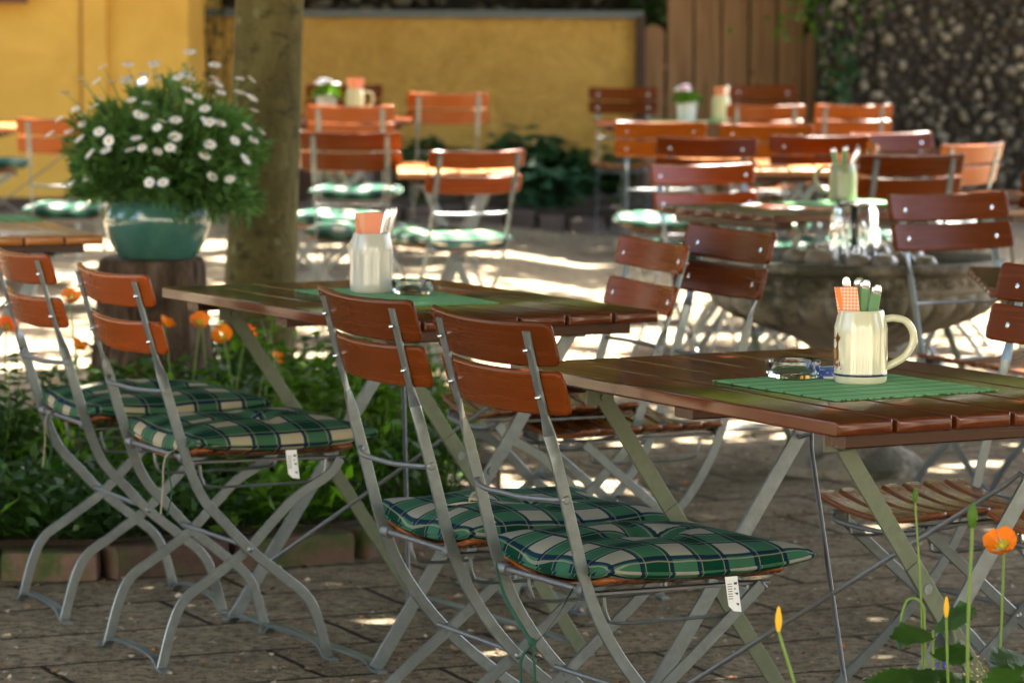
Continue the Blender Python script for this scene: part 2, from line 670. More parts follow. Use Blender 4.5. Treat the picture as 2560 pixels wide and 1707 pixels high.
def paving():
    m = mat('stone_paving', (.12, .10, .08), .85, spec=.07)
    t = NT(m)
    v = t.coord('Object', (1, 1, 1), (0, 0, R(-24.5)))
    br = t.n('TexBrick')
    br.offset = .5
    br.inputs['Scale'].default_value = 1.0
    br.inputs['Brick Width'].default_value = .52
    br.inputs['Row Height'].default_value = .36
    br.inputs['Mortar Size'].default_value = .008
    br.inputs['Mortar Smooth'].default_value = .25
    br.inputs['Color1'].default_value = (.9, .9, .9, 1)
    br.inputs['Color2'].default_value = (.62, .62, .62, 1)
    br.inputs['Mortar'].default_value = (0, 0, 0, 1)
    wv = t.n('VectorMath', operation='MULTIPLY_ADD')
    wn_ = t.n('TexNoise'); wn_.inputs['Scale'].default_value = 3
    t.l(v, wn_.inputs['Vector'])
    t.l(wn_.outputs['Color'], wv.inputs[0]); wv.inputs[1].default_value = (.035, .035, 0); t.l(v, wv.inputs[2])
    t.l(wv.outputs[0], br.inputs['Vector'])
    o = t.coord('Object')
    a = t.noise(o, 1.1, 5, .6)
    b = t.noise(o, 38, 6, .7)
    d = t.noise(o, 160, 3, .6)
    c = t.ramp(a, [(.3, (.23, .176, .114)), (.7, (.34, .27, .178))])
    mid = t.noise(o, 9, 5, .7)
    c = t.mix(t.ramp(mid, [(.40, (0, 0, 0)), (.66, (.75, .75, .75))]), c, (.085, .066, .040))
    c = t.mix(t.ramp(b, [(.45, (0, 0, 0)), (.62, (.9, .9, .9))]), c, (.040, .032, .022))
    c = t.mix(t.ramp(d, [(.55, (0, 0, 0)), (.64, (.85, .85, .85))]), c, (.36, .29, .19))
    c = t.mix(.55, c, br.outputs['Color'], 'MULTIPLY')
    moss = t.ramp(t.noise(o, 5, 5, .7), [(.55, (0, 0, 0)), (.7, (1, 1, 1))])
    mort = t.math('MULTIPLY', br.outputs['Fac'], 1.0)
    c = t.mix(mort, c, (.018, .013, .009))
    c = t.mix(t.math('MULTIPLY', moss, .22), c, (.05, .055, .022))
    t.color(c)
    h = t.math('SUBTRACT', t.math('MULTIPLY', b, .5), t.math('MULTIPLY', br.outputs['Fac'], 1.2))
    t.bump(h, .8, .016)
    t.rough(t.math('MULTIPLY_ADD', b, .3, .62))
    return m


M['paving'] = paving()

# ------------------------------------------------------------------ ground
xs = np.concatenate([np.linspace(-120, -6, 12), np.linspace(-5, 5, 51), np.linspace(6, 120, 12)])
ys = np.concatenate([np.linspace(-60, 2, 10), np.linspace(3, 28, 101), np.linspace(30, 200, 14)])
gv = np.array([(x, y, ground_z(x, y)) for y in ys for x in xs])
nx = len(xs)
gq = [(j * nx + i, j * nx + i + 1, (j + 1) * nx + i + 1, (j + 1) * nx + i) for j in range(len(ys) - 1) for i in range(nx - 1)]
tag(np_mesh('ground', gv, gq, M['paving'], smooth=True), kind='structure')


def leaf_quads(P, D, N, ln, wd, fold=.15):
    """leaf of two quads? one diamond-ish quad each: base, side, tip, side"""
    P, D, N = np.asarray(P), np.asarray(D), np.asarray(N)
    D = D / np.linalg.norm(D, axis=1)[:, None]
    S = np.cross(D, N)
    S = S / (np.linalg.norm(S, axis=1)[:, None] + 1e-9)
    N2 = np.cross(S, D)
    ln = np.asarray(ln)[:, None]; wd = np.asarray(wd)[:, None]
    a = P
    b = P + D * ln * .45 + S * wd * .5 + N2 * wd * fold
    c = P + D * ln - N2 * ln * .12
    d = P + D * ln * .45 - S * wd * .5 + N2 * wd * fold
    V = np.stack([a, b, c, d], 1).reshape(-1, 3)
    Q = np.arange(len(P) * 4).reshape(-1, 4)
    return V, Q


def rand_dirs(n):
    d = rng.normal(size=(n, 3))
    return d / np.linalg.norm(d, axis=1)[:, None]


# loose litter on the paving: fallen petals, husks, chips
n = 5200
lx = rng.uniform(-2.2, 2.2, n); ly = 7.0 + 9 * rng.random(n) ** 1.3
P = np.stack([lx, ly, np.full(n, .006)], 1)
D = rand_dirs(n); D[:, 2] *= .15
N = np.tile([0, 0, 1.0], (n, 1)) + rng.normal(size=(n, 3)) * .3
V, Q = leaf_quads(P, D, N, rng.uniform(.008, .028, n), rng.uniform(.006, .018, n))
M['litter_brown'] = mat('dry_husk', (.20, .12, .06), .9)
M['litter_pale'] = mat('pale_chip', (.40, .34, .25), .9)
tag(np_mesh('fallen_leaf_litter', V, Q, [M['litter_brown'], M['litter_pale'], M['poppy']], midx=rng.choice([0, 1, 2], n, p=[.63, .355, .015])), kind='stuff',
    label='dry husks and small chips strewn over the paving', cat='litter')

# ------------------------------------------------------------------ flower bed by the stump
BED = [(-2.6, 9.0), (-1.28, 9.07), (-1.02, 9.08), (-.42, 9.42), (-.12, 9.85), (-.12, 11.2), (-.35, 12.9), (-.95, 13.2), (-1.42, 12.3), (-1.28, 11.0), (-1.5, 10.15), (-2.6, 9.85)]
mb = MB()
cx, cy = -.85, 10.6
mb.add([(x, y, .004) for x, y in BED] + [(x + (cx - x) * .04, y + (cy - y) * .04, .085) for x, y in BED], [])
nb = len(BED)
for i in range(nb):
    j = (i + 1) % nb
    mb.f.append((i, j, nb + j, nb + i)); mb.m.append(0)
mb.f.append(tuple(range(nb, 2 * nb))); mb.m.append(0)
tag(mb.build('flower_bed', M['soil'], smooth=False), kind='structure')


def kerb_run(pts, h, d, material, name, seed, wr=(.16, .30)):
    r_ = random.Random(seed)
    mb = MB()
    for a, b in zip(pts[:-1], pts[1:]):
        a, b = Vector((*a, 0)), Vector((*b, 0))
        L = (b - a).length
        t = (b - a) / L
        s = Vector((-t.y, t.x, 0))
        x = 0
        while x < L - .02:
            w = min(r_.uniform(wr[0], wr[1]), L - x)
            c = a + t * (x + w / 2) + s * r_.uniform(-.008, .008)
            hh = h * r_.uniform(.85, 1.12)
            n_ = 6
            ring_pts = [c + t * (-w / 2 + .008), c + t * (-w / 2 + .014), c + t * (w / 2 - .014), c + t * (w / 2 - .008)]
            gz = ground_z(c.x, c.y)
            for p in ring_pts:
                p.z = hh / 2 - .01 + gz
            mb.sweep(ring_pts, s, Vector((0, 0, 1)), [d / 2 - .012, d / 2, d / 2, d / 2 - .012], [hh / 2 - .01, hh / 2 + .01, hh / 2 + .01, hh / 2 - .01], .02, 2)
            x += w + .006
    return tag(mb.build(name, material), kind='structure')


kerb_run([(-2.6, 8.99), (-1.28, 9.06), (-1.02, 9.07), (-.42, 9.41), (-.10, 9.85), (-.09, 11.2), (-.32, 12.9)], .072, .12, M['kerb'], 'kerb', 3, (.30, .52))
kerb_run([(-1.4, 22.65), (-.3, 22.72), (.95, 22.78)], .10, .16, M['kerb_dark'], 'kerb', 5)
mb = MB()
mb.box((-.2, 23.75, .09 + .035), (2.3, 1.9, .08))
tag(mb.build('flower_bed', M['soil'], smooth=False), kind='structure')

# ------------------------------------------------------------------ chairs
CH = {
    'M': dict(ut=(-.121, .153, .872), b1=(-.121, .156, .843), b2=(-.098, .158, .761), rod=(-.047, .156, .580), sr=(0, .158, .416),
              x=(.133, .172, .213), fh=(.362, .150, .402), hh=.040, hl=.216, fwd=.026, zs=.420,
              back=[(-.127, .875), (-.098, .761), (-.047, .580), (0, .416), (.052, .312), (.133, .213), (.245, .118), (.345, .045), (.385, .004)],
              front=[(.362, .402), (.255, .312), (.133, .213), (.015, .120), (-.05, .05), (-.078, .004)]),
    'L': dict(ut=(-.111, .173, .840), b1=(-.109, .174, .813), b2=(-.081, .176, .715), rod=(-.046, .176, .607), sr=(0, .172, .459),
              x=(.146, .180, .254), fh=(.364, .158, .438), hh=.0365, hl=.212, fwd=.030, zs=.458,
              back=[(-.118, .842), (-.081, .715), (-.046, .607), (0, .459), (.035, .375), (.085, .318), (.146, .254), (.225, .190), (.275, .148), (.303, .10), (.331, .004)],
              front=[(.364, .438), (.335, .405), (.26, .362), (.205, .312), (.146, .254), (.06, .195), (.0, .155), (-.03, .10), (-.057, .004)]),
}
CH['O'] = dict(CH['M'])
FEET = {'O': (-.078, .385), 'M': (-.078, .385), 'L': (-.057, .331)}


def bar_pts(prof, y, n):
    return spline([(x, y, z) for x, z in prof], n)


def chair_bar(prof, y, twist_z=None, inset=0.0, hw=.0112, ht=.003):
    pts = bar_pts(prof, y, 44)
    wd, td = [], []
    for i, p in enumerate(pts):
        t = (pts[min(i + 1, len(pts) - 1)] - pts[max(i - 1, 0)]).normalized()
        n_ = Vector((-t.z, 0, t.x))
        phi = 0.0
        if twist_z:
            phi = float(sstep(twist_z[0], twist_z[1], p.z)) * PI / 2
        Y = Vector((0, 1 if y > 0 else -1, 0))
        wd.append(n_ * math.cos(phi) + Y * math.sin(phi))
        td.append(Y * math.cos(phi) - n_ * math.sin(phi))
    mb = MB()
    mb.sweep(pts, wd, td, hw, ht, .0012, 1)
    return mb


def make_chair(kind, label):
    c = CH[kind]
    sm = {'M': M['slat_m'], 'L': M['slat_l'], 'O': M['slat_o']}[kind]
    root = thing('garden_chair', label, 'chair', group='folding beer garden chairs')
    ydir = Vector((0, 1, 0))
    # back slats
    b1, b2 = Vector((c['b1'][0], 0, c['b1'][2])), Vector((c['b2'][0], 0, c['b2'][2]))
    up = (b1 - b2).normalized()
    fw = Vector((up.z, 0, -up.x))
    for b, wb, dz in ((b1, c['b1'][1], .007), (b2, c['b2'][1], .004)):
        hl = c['hl']
        ts = [-1, -.985, -.965, -.94] + [i / 10 for i in range(-9, 10)] + [.94, .965, .985, 1]
        pts, wd, td, hw, ht = [], [], [], [], []
        rc = .014
        for t in ts:
            y = t * hl
            bow = c['fwd'] * ((t * t) - (wb / hl) ** 2)
            nrm = (fw - ydir * (2 * c['fwd'] * t / hl)).normalized()
            pts.append(b + up * dz + fw * (.003 + .0065 + bow) + ydir * y)
            wd.append(up); td.append(nrm)
            e = hl - abs(y)
            k = 0 if e >= rc else rc - math.sqrt(max(0, rc * rc - (rc - e) ** 2))
            hw.append(c['hh'] - k)
            ht.append(.0065 if e > .006 else .0065 - .0035 * (1 - e / .006))
        mb = MB()
        mb.sweep(pts, wd, td, hw, ht, .0061, 4)
        slat = mb.build('back_slat', sm, root, angle=50)
        for s in (-1, 1):
            mb = MB()
            p = b + ydir * (s * wb)
            # nut at the back, domed head in front
            for q, (a0, a1, rad) in enumerate(((-.003, -.011, .0048), (.0155, .0185, .0065))):
                pa, pb = p + fw * a0, p + fw * a1
                mb.tube([pa, pa + (pb - pa) * .6, pb], [rad, rad, rad * .45], 8)
            mb.build('bolt', M['bolt'], slat)
    # legs: back legs run from the backrest to the front feet, front legs from the seat front to the rear feet
    for s in (-1, 1):
        ys = [(x, s * w) for x, w in ()]
        tz = (c['b2'][2] - c['hh'] - .055, c['b2'][2] - c['hh'] - .003)
        chair_bar(c['back'], s * c['sr'][1], tz).build('back_leg', M['zinc'], root)
        chair_bar(c['front'], s * (c['sr'][1] - .008)).build('front_leg', M['zinc'], root)
        mb = MB()
        px, pz = c['x'][0], c['x'][2]
        mb.tube([(px, s * (c['sr'][1] - .014), pz), (px, s * (c['sr'][1] + .0045), pz), (px, s * (c['sr'][1] + .0075), pz)], [.007, .007, .003], 8)
        mb.build('rivet', M['zinc'], root)
        mb = MB()
        mb.tube([(c['rod'][0], s * (c['sr'][1] + .002), c['rod'][2]), (c['rod'][0], s * (c['sr'][1] + .005), c['rod'][2])], [.009, .006], 8)
        mb.build('rivet', M['zinc'], root)
        mb = MB()
        zb = c['zs'] - .020
        mb.tube(spline([(.045, s * .135, zb), (.05, s * .135, zb - .03), (.072, s * .135, zb - .048), (.18, s * .135, zb - .05), (.318, s * .135, zb - .048), (.338, s * .135, zb - .03), (.343, s * .135, zb)], 30), .0036, 6)
        mb.build('guide_wire', M['zinc'], root)
    w = c['sr'][1]
    mb = MB()
    rx, rz_ = c['rod'][0], c['rod'][2]
    mb.tube(spline([(rx, w, rz_), (rx - .012, w - .02, rz_ - .002), (rx - .034, w * .45, rz_ - .004), (rx - .036, 0, rz_ - .004), (rx - .034, -w * .45, rz_ - .004), (rx - .012, -w + .02, rz_ - .002), (rx, -w, rz_)], 36), .0052, 8)
    mb.build('back_rod', M['zinc_dark'], root)
    mb = MB()
    mb.tube([(0, -w, c['sr'][2]), (0, w, c['sr'][2])], .0058, 10)
    sr = mb.build('seat_rod', M['zinc_dark'], root)
    for s in (-1, 1):
        mb = MB()
        mb.tube([(0, s * (w - .003), c['sr'][2]), (0, s * (w - .026), c['sr'][2]), (0, s * (w - .029), c['sr'][2])], [.0125, .0125, .010], 14)
        mb.build('hub', M['zinc_dark'], sr)
    mb = MB()
    xx, xz = c['x'][0] - .02, c['x'][2] + .012
    mb.tube([(xx, -w + .004, xz), (xx, w - .004, xz)], .0052, 8)
    mb.build('stretcher', M['zinc_dark'], root)
    for fx, sgn in ((FEET[kind][0], -1), (FEET[kind][1], 1)):
        mb = MB()
        wf = w + .002
        ln = [(fx, -wf - .03, .004), (fx, -wf - .012, .004), (fx, -wf + .012, .008), (fx, -wf + .05, .026), (fx, 0, .033), (fx, wf - .05, .026), (fx, wf - .012, .008), (fx, wf + .012, .004), (fx, wf + .03, .004)]
        pts = spline(ln, 48)
        wd = Vector((1, 0, 0))
        td = [Vector((0, -(pts[min(i + 1, len(pts) - 1)] - pts[max(i - 1, 0)]).normalized().z, (pts[min(i + 1, len(pts) - 1)] - pts[max(i - 1, 0)]).normalized().y)) for i in range(len(pts))]
        mb.sweep(pts, wd, td, .0112, .0028, .001, 1)
        mb.build('foot_strip', M['zinc'], root)
    # seat: curved slats on two rails
    mb = MB()
    ns = 7
    for i in range(ns):
        x = .034 + i * .0545
        ts = [-1, -.985, -.955] + [k / 8 for k in range(-7, 8)] + [.955, .985, 1]
        pts, hw, ht, td = [], [], [], []
        zc = c['zs'] + (c['fh'][2] - c['sr'][2]) * .3 * (x / .36)
        for t in ts:
            y = t * .198
            pts.append((x, y, zc + .030 * t * t - .008))
            td.append(Vector((0, -.060 * t / .198, 1)).normalized())
            e = .198 - abs(y)
            rc = .018
            k = 0 if e >= rc else rc - math.sqrt(max(0, rc * rc - (rc - e) ** 2))
            hw.append(.0232 - k * .8)
            ht.append(.0062 if e > .004 else .004)
        mb.sweep(pts, Vector((1, 0, 0)), td, hw, ht, .004, 2)
    mb.build('seat', M['seat_wood'], root, angle=50)
    mb = MB()
    for s in (-1, 1):
        zb = c['zs'] - .012
        mb.sweep([(.012, s * .135, zb), (.385, s * .135, zb + (c['fh'][2] - c['sr'][2]) * .3)], Vector((0, 1, 0)), Vector((0, 0, 1)), .009, .003, .001, 1)
    mb.tube(spline([(.362, .150, c['fh'][2]), (.385, .12, c['fh'][2] - .012), (.392, 0, c['fh'][2] - .016), (.385, -.12, c['fh'][2] - .012), (.362, -.150, c['fh'][2])], 20), .0055, 8)
    mb.build('seat_rail', M['zinc_dark'], root)
    return root


def make_cushion(kind, label, seed):
    """square plaid pad with a tufted middle; local origin at its centre on the seat"""
    r_ = np.random.default_rng(seed)
    root = thing('seat_cushion', label, 'cushion', group='green plaid chair cushions')
    n_ = 40
    hs = .224
    u = np.linspace(-1, 1, n_)
    # denser near edges
    u = np.sign(u) * (1 - (1 - np.abs(u)) ** 1.35)
    U, Vv = np.meshgrid(u, u, indexing='ij')
    pinch = 1 - .018 * (1 - Vv ** 2)        # sides pulled in between the corners
    pinch2 = 1 - .018 * (1 - U ** 2)
    cr = 1 - .055 * (np.abs(U) * np.abs(Vv)) ** 6
    X = U * hs * pinch * cr
    Y = Vv * hs * pinch2 * cr
    e = (1 - np.abs(U) ** 3.2) * (1 - np.abs(Vv) ** 3.2)
    prof = np.clip(e, 0, 1) ** .5
    rr = np.sqrt(U ** 2 + Vv ** 2)
    tuft = 1 - .80 * np.exp(-(rr / .17) ** 2) - .22 * np.exp(-(np.minimum(np.abs(U), np.abs(Vv)) / .08) ** 2) * np.exp(-(rr / .62) ** 2)
    nz = np.zeros_like(U)
    for k in range(7):
        a, b, ph = r_.uniform(-6, 6), r_.uniform(-6, 6), r_.uniform(0, 6.28)
        nz += np.sin(a * U + b * Vv + ph) / 7
    top = .050 * prof * tuft * (1 + .22 * nz)
    sag = .012 * (Vv ** 2) + .016 * (U ** 2) * (Vv ** 2)
    Zt = top + sag + .014 + .004 * nz
    Zb = sag + .006 - .012 * prof
    V = np.concatenate([np.stack([X, Y, Zt], -1).reshape(-1, 3), np.stack([X, Y, Zb], -1).reshape(-1, 3)])
    mb = MB()
    mb.v = [tuple(p) for p in V]
    N2 = n_ * n_
    for i in range(n_ - 1):
        for j in range(n_ - 1):
            a = i * n_ + j
            mb.f.append((a, a + n_, a + n_ + 1, a + 1))
            mb.f.append((N2 + a, N2 + a + 1, N2 + a + n_ + 1, N2 + a + n_))
    loop = [i * n_ for i in range(n_)] + [(n_ - 1) * n_ + j for j in range(1, n_)] + [i * n_ + n_ - 1 for i in range(n_ - 2, -1, -1)] + [j for j in range(n_ - 2, 0, -1)]
    for a, b in zip(loop, loop[1:] + loop[:1]):
        mb.f.append((b, a, N2 + a, N2 + b))
    mb.m = [0] * len(mb.f)
    off = r_.uniform(.012, .030, 2) + (.059 if kind == 'L' else 0)
    puff = 1.0 + .0 * U
    uv = np.stack([X + off[0] + 1, Y + off[1] + 1], -1).reshape(-1, 2)
    uvb = uv.copy()
    mb.uv = np.concatenate([uv, uvb])
    cloth = M['plaid_l'] if kind == 'L' else M['plaid']
    mb.build('pad', cloth, root, angle=75)
    # seam piping round the edge
    mb = MB()
    P = [V[a] * .5 + V[N2 + a] * .5 for a in loop]
    P = [(p[0] * 1.008, p[1] * 1.008, p[2]) for p in P]
    P.append(P[0])
    mb.tube(P, .0032, 6)
    mb.uv = np.array([(p[0] * 1.0 + 1 + off[0], p[1] + 1 + off[1] + p[2]) for p in mb.v])
    mb.build('piping', cloth, root)
    return root


def add_tag(cush, x, y, lean=0.0):
    mb = MB()
    w, h = .013, .062
    z0 = .012
    mb.add([(x - w, y, z0), (x + w, y, z0), (x + w + .002, y - .012, z0 - h), (x - w * .2, y - .014, z0 - h + .003), (x - w + .002, y - .010, z0 - h * .8)], [(0, 1, 2, 3, 4)])
    tg = mb.build('care_tag', M['tag'], cush, smooth=False)
    mb = MB()
    for k in range(7):                       # small print and care symbols
        zz = z0 - .012 - k * .0042
        yy = y - .0006 - (z0 - zz) * .2
        mb.add([(x - w * .75, yy - .0006, zz), (x - w * .05, yy - .0006, zz), (x - w * .05, yy - .0009, zz - .0012), (x - w * .75, yy - .0009, zz - .0012)], [(0, 1, 2, 3)])
    for k in range(5):
        zz = z0 - .010 - k * .009
        yy = y - .0006 - (z0 - zz) * .2
        if k % 2:
            mb.add([(x + w * .35, yy - .0006, zz), (x + w * .85, yy - .0006, zz - .005), (x + w * .3, yy - .0009, zz - .0055)], [(0, 1, 2)])
        else:
            mb.add([(x + w * .3, yy - .0006, zz), (x + w * .8, yy - .0006, zz), (x + w * .8, yy - .0009, zz - .004), (x + w * .3, yy - .0009, zz - .004)], [(0, 1, 2, 3)])
    mb.build('print', M['ink'], tg, smooth=False)


def add_ties(cush, y, long=False):
    """the cloth ribbons that hold the pad to the seat rod"""
    for q, (dy, mt) in enumerate(((-.012, 'tie'), (.012, 'tie_pale'))):
        mb = MB()
        L = .17 if long else .10
        pts = spline([(-.212, y, .012), (-.236, y + dy * .5, .0), (-.242, y + dy, -.03), (-.238, y + dy * 2.2, -.03 - L * .45), (-.246, y + dy * 1.6, -.03 - L)], 22)
        mb.sweep(pts, Vector((.25, .97, 0)), Vector((.97, -.25, 0)), .0045, .0012)
        mb.build('tie', M[mt], cush)


# ------------------------------------------------------------------ chair placement: x, y of the seat rod, facing angle in degrees
def at_back(bx, by, th, kind):
    """seat rod position from the position of the top of the backrest"""
    k = -CH[kind]['ut'][0]
    return bx + k * math.cos(R(th)), by + k * math.sin(R(th))


PLACE = [
    # near chairs
    ('M', .058, 6.424, 29.0, 1, 'red-brown chair nearest the camera beside the front table, ribbon hanging below its seat'),
    ('M', -.176, 6.881, 26.0, 1, 'red-brown chair just behind the nearest one, with a tied ribbon lying on its cushion'),
    ('L', -.774, 7.938, 26.8, 1, 'orange-brown chair seen side on, nearer of the two at the flower bed'),
    ('L', -1.052, 8.559, 24.5, 1, 'orange-brown chair at the left edge, farther of the two at the flower bed'),
    ('M', .432, 8.851, 206.0, 0, 'bare red-brown chair facing us, backrest overlapping the left rim of the stone bowl'),
    ('L', .251, 8.916, 200.5, 0, 'bare chair facing us across the middle table, half hidden by its neighbour'),
    ('M', 1.052, 7.480, 211.0, 0, 'bare chair at the right edge facing left, four seat slats under the front table'),
    ('M', 1.365, 7.195, 211.0, 0, 'bare chair cut by the right edge, only front seat slats showing behind the poppies'),
    ('M', 1.318, 10.531, 300.0, 0, 'bare chair facing us in front of the bowl, right of the water bell'),
]
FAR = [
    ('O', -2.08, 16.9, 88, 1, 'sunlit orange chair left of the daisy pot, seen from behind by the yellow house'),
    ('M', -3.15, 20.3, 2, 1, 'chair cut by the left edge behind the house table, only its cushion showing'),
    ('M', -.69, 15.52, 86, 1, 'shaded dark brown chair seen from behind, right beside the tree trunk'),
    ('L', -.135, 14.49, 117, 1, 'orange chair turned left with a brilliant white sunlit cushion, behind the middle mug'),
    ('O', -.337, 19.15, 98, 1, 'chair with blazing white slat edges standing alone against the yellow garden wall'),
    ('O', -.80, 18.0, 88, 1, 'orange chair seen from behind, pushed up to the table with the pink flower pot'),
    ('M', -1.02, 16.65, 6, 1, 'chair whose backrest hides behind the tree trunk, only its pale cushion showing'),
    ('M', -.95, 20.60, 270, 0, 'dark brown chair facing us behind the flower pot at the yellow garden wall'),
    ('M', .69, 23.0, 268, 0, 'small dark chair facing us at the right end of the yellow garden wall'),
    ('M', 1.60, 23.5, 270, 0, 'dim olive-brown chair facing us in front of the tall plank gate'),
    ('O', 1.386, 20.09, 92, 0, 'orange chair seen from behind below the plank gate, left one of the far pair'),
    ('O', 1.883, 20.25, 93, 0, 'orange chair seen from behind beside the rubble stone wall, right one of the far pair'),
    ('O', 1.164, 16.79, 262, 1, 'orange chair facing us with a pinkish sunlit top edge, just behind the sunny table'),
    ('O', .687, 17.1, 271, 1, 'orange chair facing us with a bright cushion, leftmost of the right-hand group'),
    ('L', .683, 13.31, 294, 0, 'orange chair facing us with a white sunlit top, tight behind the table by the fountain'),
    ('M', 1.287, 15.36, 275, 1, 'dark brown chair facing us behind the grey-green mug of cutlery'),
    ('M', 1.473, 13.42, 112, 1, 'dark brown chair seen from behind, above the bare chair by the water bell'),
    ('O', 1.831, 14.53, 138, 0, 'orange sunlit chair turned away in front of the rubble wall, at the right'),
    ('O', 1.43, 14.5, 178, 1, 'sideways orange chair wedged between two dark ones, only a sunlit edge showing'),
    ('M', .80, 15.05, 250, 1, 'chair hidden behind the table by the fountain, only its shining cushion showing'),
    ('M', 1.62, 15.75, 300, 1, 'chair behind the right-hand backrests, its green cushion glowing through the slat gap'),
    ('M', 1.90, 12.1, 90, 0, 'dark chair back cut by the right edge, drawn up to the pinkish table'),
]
protos = {}
chairs = []
for i, (k, x, y, th, cu, lab) in enumerate(PLACE + FAR):
    if i >= len(PLACE) and i - len(PLACE) not in (1, 6):
        x, y = at_back(x, y, th, k)
    if k not in protos:
        protos[k] = make_chair(k, lab)
        o = protos[k]
    else:
        o = copy_tree(protos[k])
    o['label'] = lab
    gz = ground_z(x, y)
    o.location = (x, y, gz)
    o.rotation_euler = (0, 0, R(th))
    chairs.append((o, k, x, y, th, cu, gz))

CUSH_LABEL = {
    0: 'dark green plaid cushion with a white care tag on the nearest chair',
    1: 'dark green plaid cushion with a loose ribbon on top, on the second nearest chair',
    2: 'faded green and cream plaid cushion on the side-on chair, white tag hanging in front',
    3: 'faded green plaid cushion on the leftmost near chair, over the bed plants',
    9: 'sunlit pale green cushion on the chair left of the daisy pot',
    10: 'bright cushion at the far left edge beyond the house table',
    11: 'half sunlit cushion on the dark chair right beside the tree trunk',
    12: 'brilliant white sunlit cushion behind the grey mug on the middle table',
    13: 'cushion on the chair standing alone against the yellow garden wall',
    14: 'pale green cushion on the chair pushed up to the pink flower pot table',
    15: 'bright striped cushion poking out from behind the tree trunk',
    21: 'cushion on the chair with a pinkish top edge behind the sunny table',
    22: 'bright green-white cushion on the leftmost chair of the right-hand group',
    24: 'sunlit cushion on the dark chair behind the grey-green cutlery mug',
    25: 'cushion on the dark chair seen from behind above the water bell',
    27: 'cushion on the mostly hidden chair between two dark backrests',
    28: 'glowing white-green cushion seen under the table by the fountain',
    29: 'green cushion glowing through the gap between two red-brown slats by the bell',
}
cproto = {}
for i, (o, k, x, y, th, cu, gz) in enumerate(chairs):
    if not cu:
        continue
    near = i < 4
    if near or k not in cproto:
        c = make_cushion(k, CUSH_LABEL[i], 20 + i)
        if not near:
            cproto[k] = c
    else:
        c = copy_tree(cproto[k])
    c['label'] = CUSH_LABEL[i]
    d = .222
    c.location = (x + d * math.cos(R(th)), y + d * math.sin(R(th)), gz + CH[k]['zs'] + (.002 if near else .004))
    c.rotation_euler = (0, 0, R(th))
    if near:
        if i in (2, 3):
            add_ties(c, -.10 if i == 2 else .08, False)
    if i in (0, 2, 3):
        add_tag(c, .03 if i == 0 else .0, -.222)
    if i == 1:
        mb = MB()
        mb.sweep(spline([(-.205, .13, .02), (-.17, .05, .045), (-.13, .0, .062), (-.10, -.035, .064), (-.14, -.07, .056), (-.19, -.12, .04), (-.205, -.15, .02)], 30), Vector((.6, -.8, 0)), Vector((0, 0, 1)), .0045, .001)
        mb.tube(spline([(-.115, .0, .066), (-.10, .012, .078), (-.085, -.005, .078), (-.10, -.018, .07), (-.118, -.004, .07)], 18), .0028, 6)
        mb.build('ribbon', M['tie_pale'], c)
    if i == 0:                               # knotted ribbon hanging from the seat rod
        mb = MB()
        for pts, wd_ in ((([-.235, .150, .0], [-.24, .11, -.05], [-.245, .03, -.10], [-.25, -.01, -.115]), (0.3, .5, .8)),
                         (([-.235, -.13, .0], [-.24, -.09, -.05], [-.245, -.03, -.105], [-.25, -.01, -.115]), (0.3, -.5, .8)),
                         (([-.25, -.01, -.115], [-.255, .02, -.15], [-.25, .03, -.20]), (.2, .9, .1)),
                         (([-.25, -.01, -.115], [-.25, -.02, -.17], [-.255, -.025, -.235]), (.2, .9, .1))):
            w_ = Vector(wd_).normalized()
            mb.sweep(spline(pts, 16), w_, w_.cross(Vector((0, 0, 1))).normalized(), .005, .0012)
        mb.ball((-.25, -.01, -.115), .008, 8, 6)
        mb.build('ribbon', M['tie'], c)


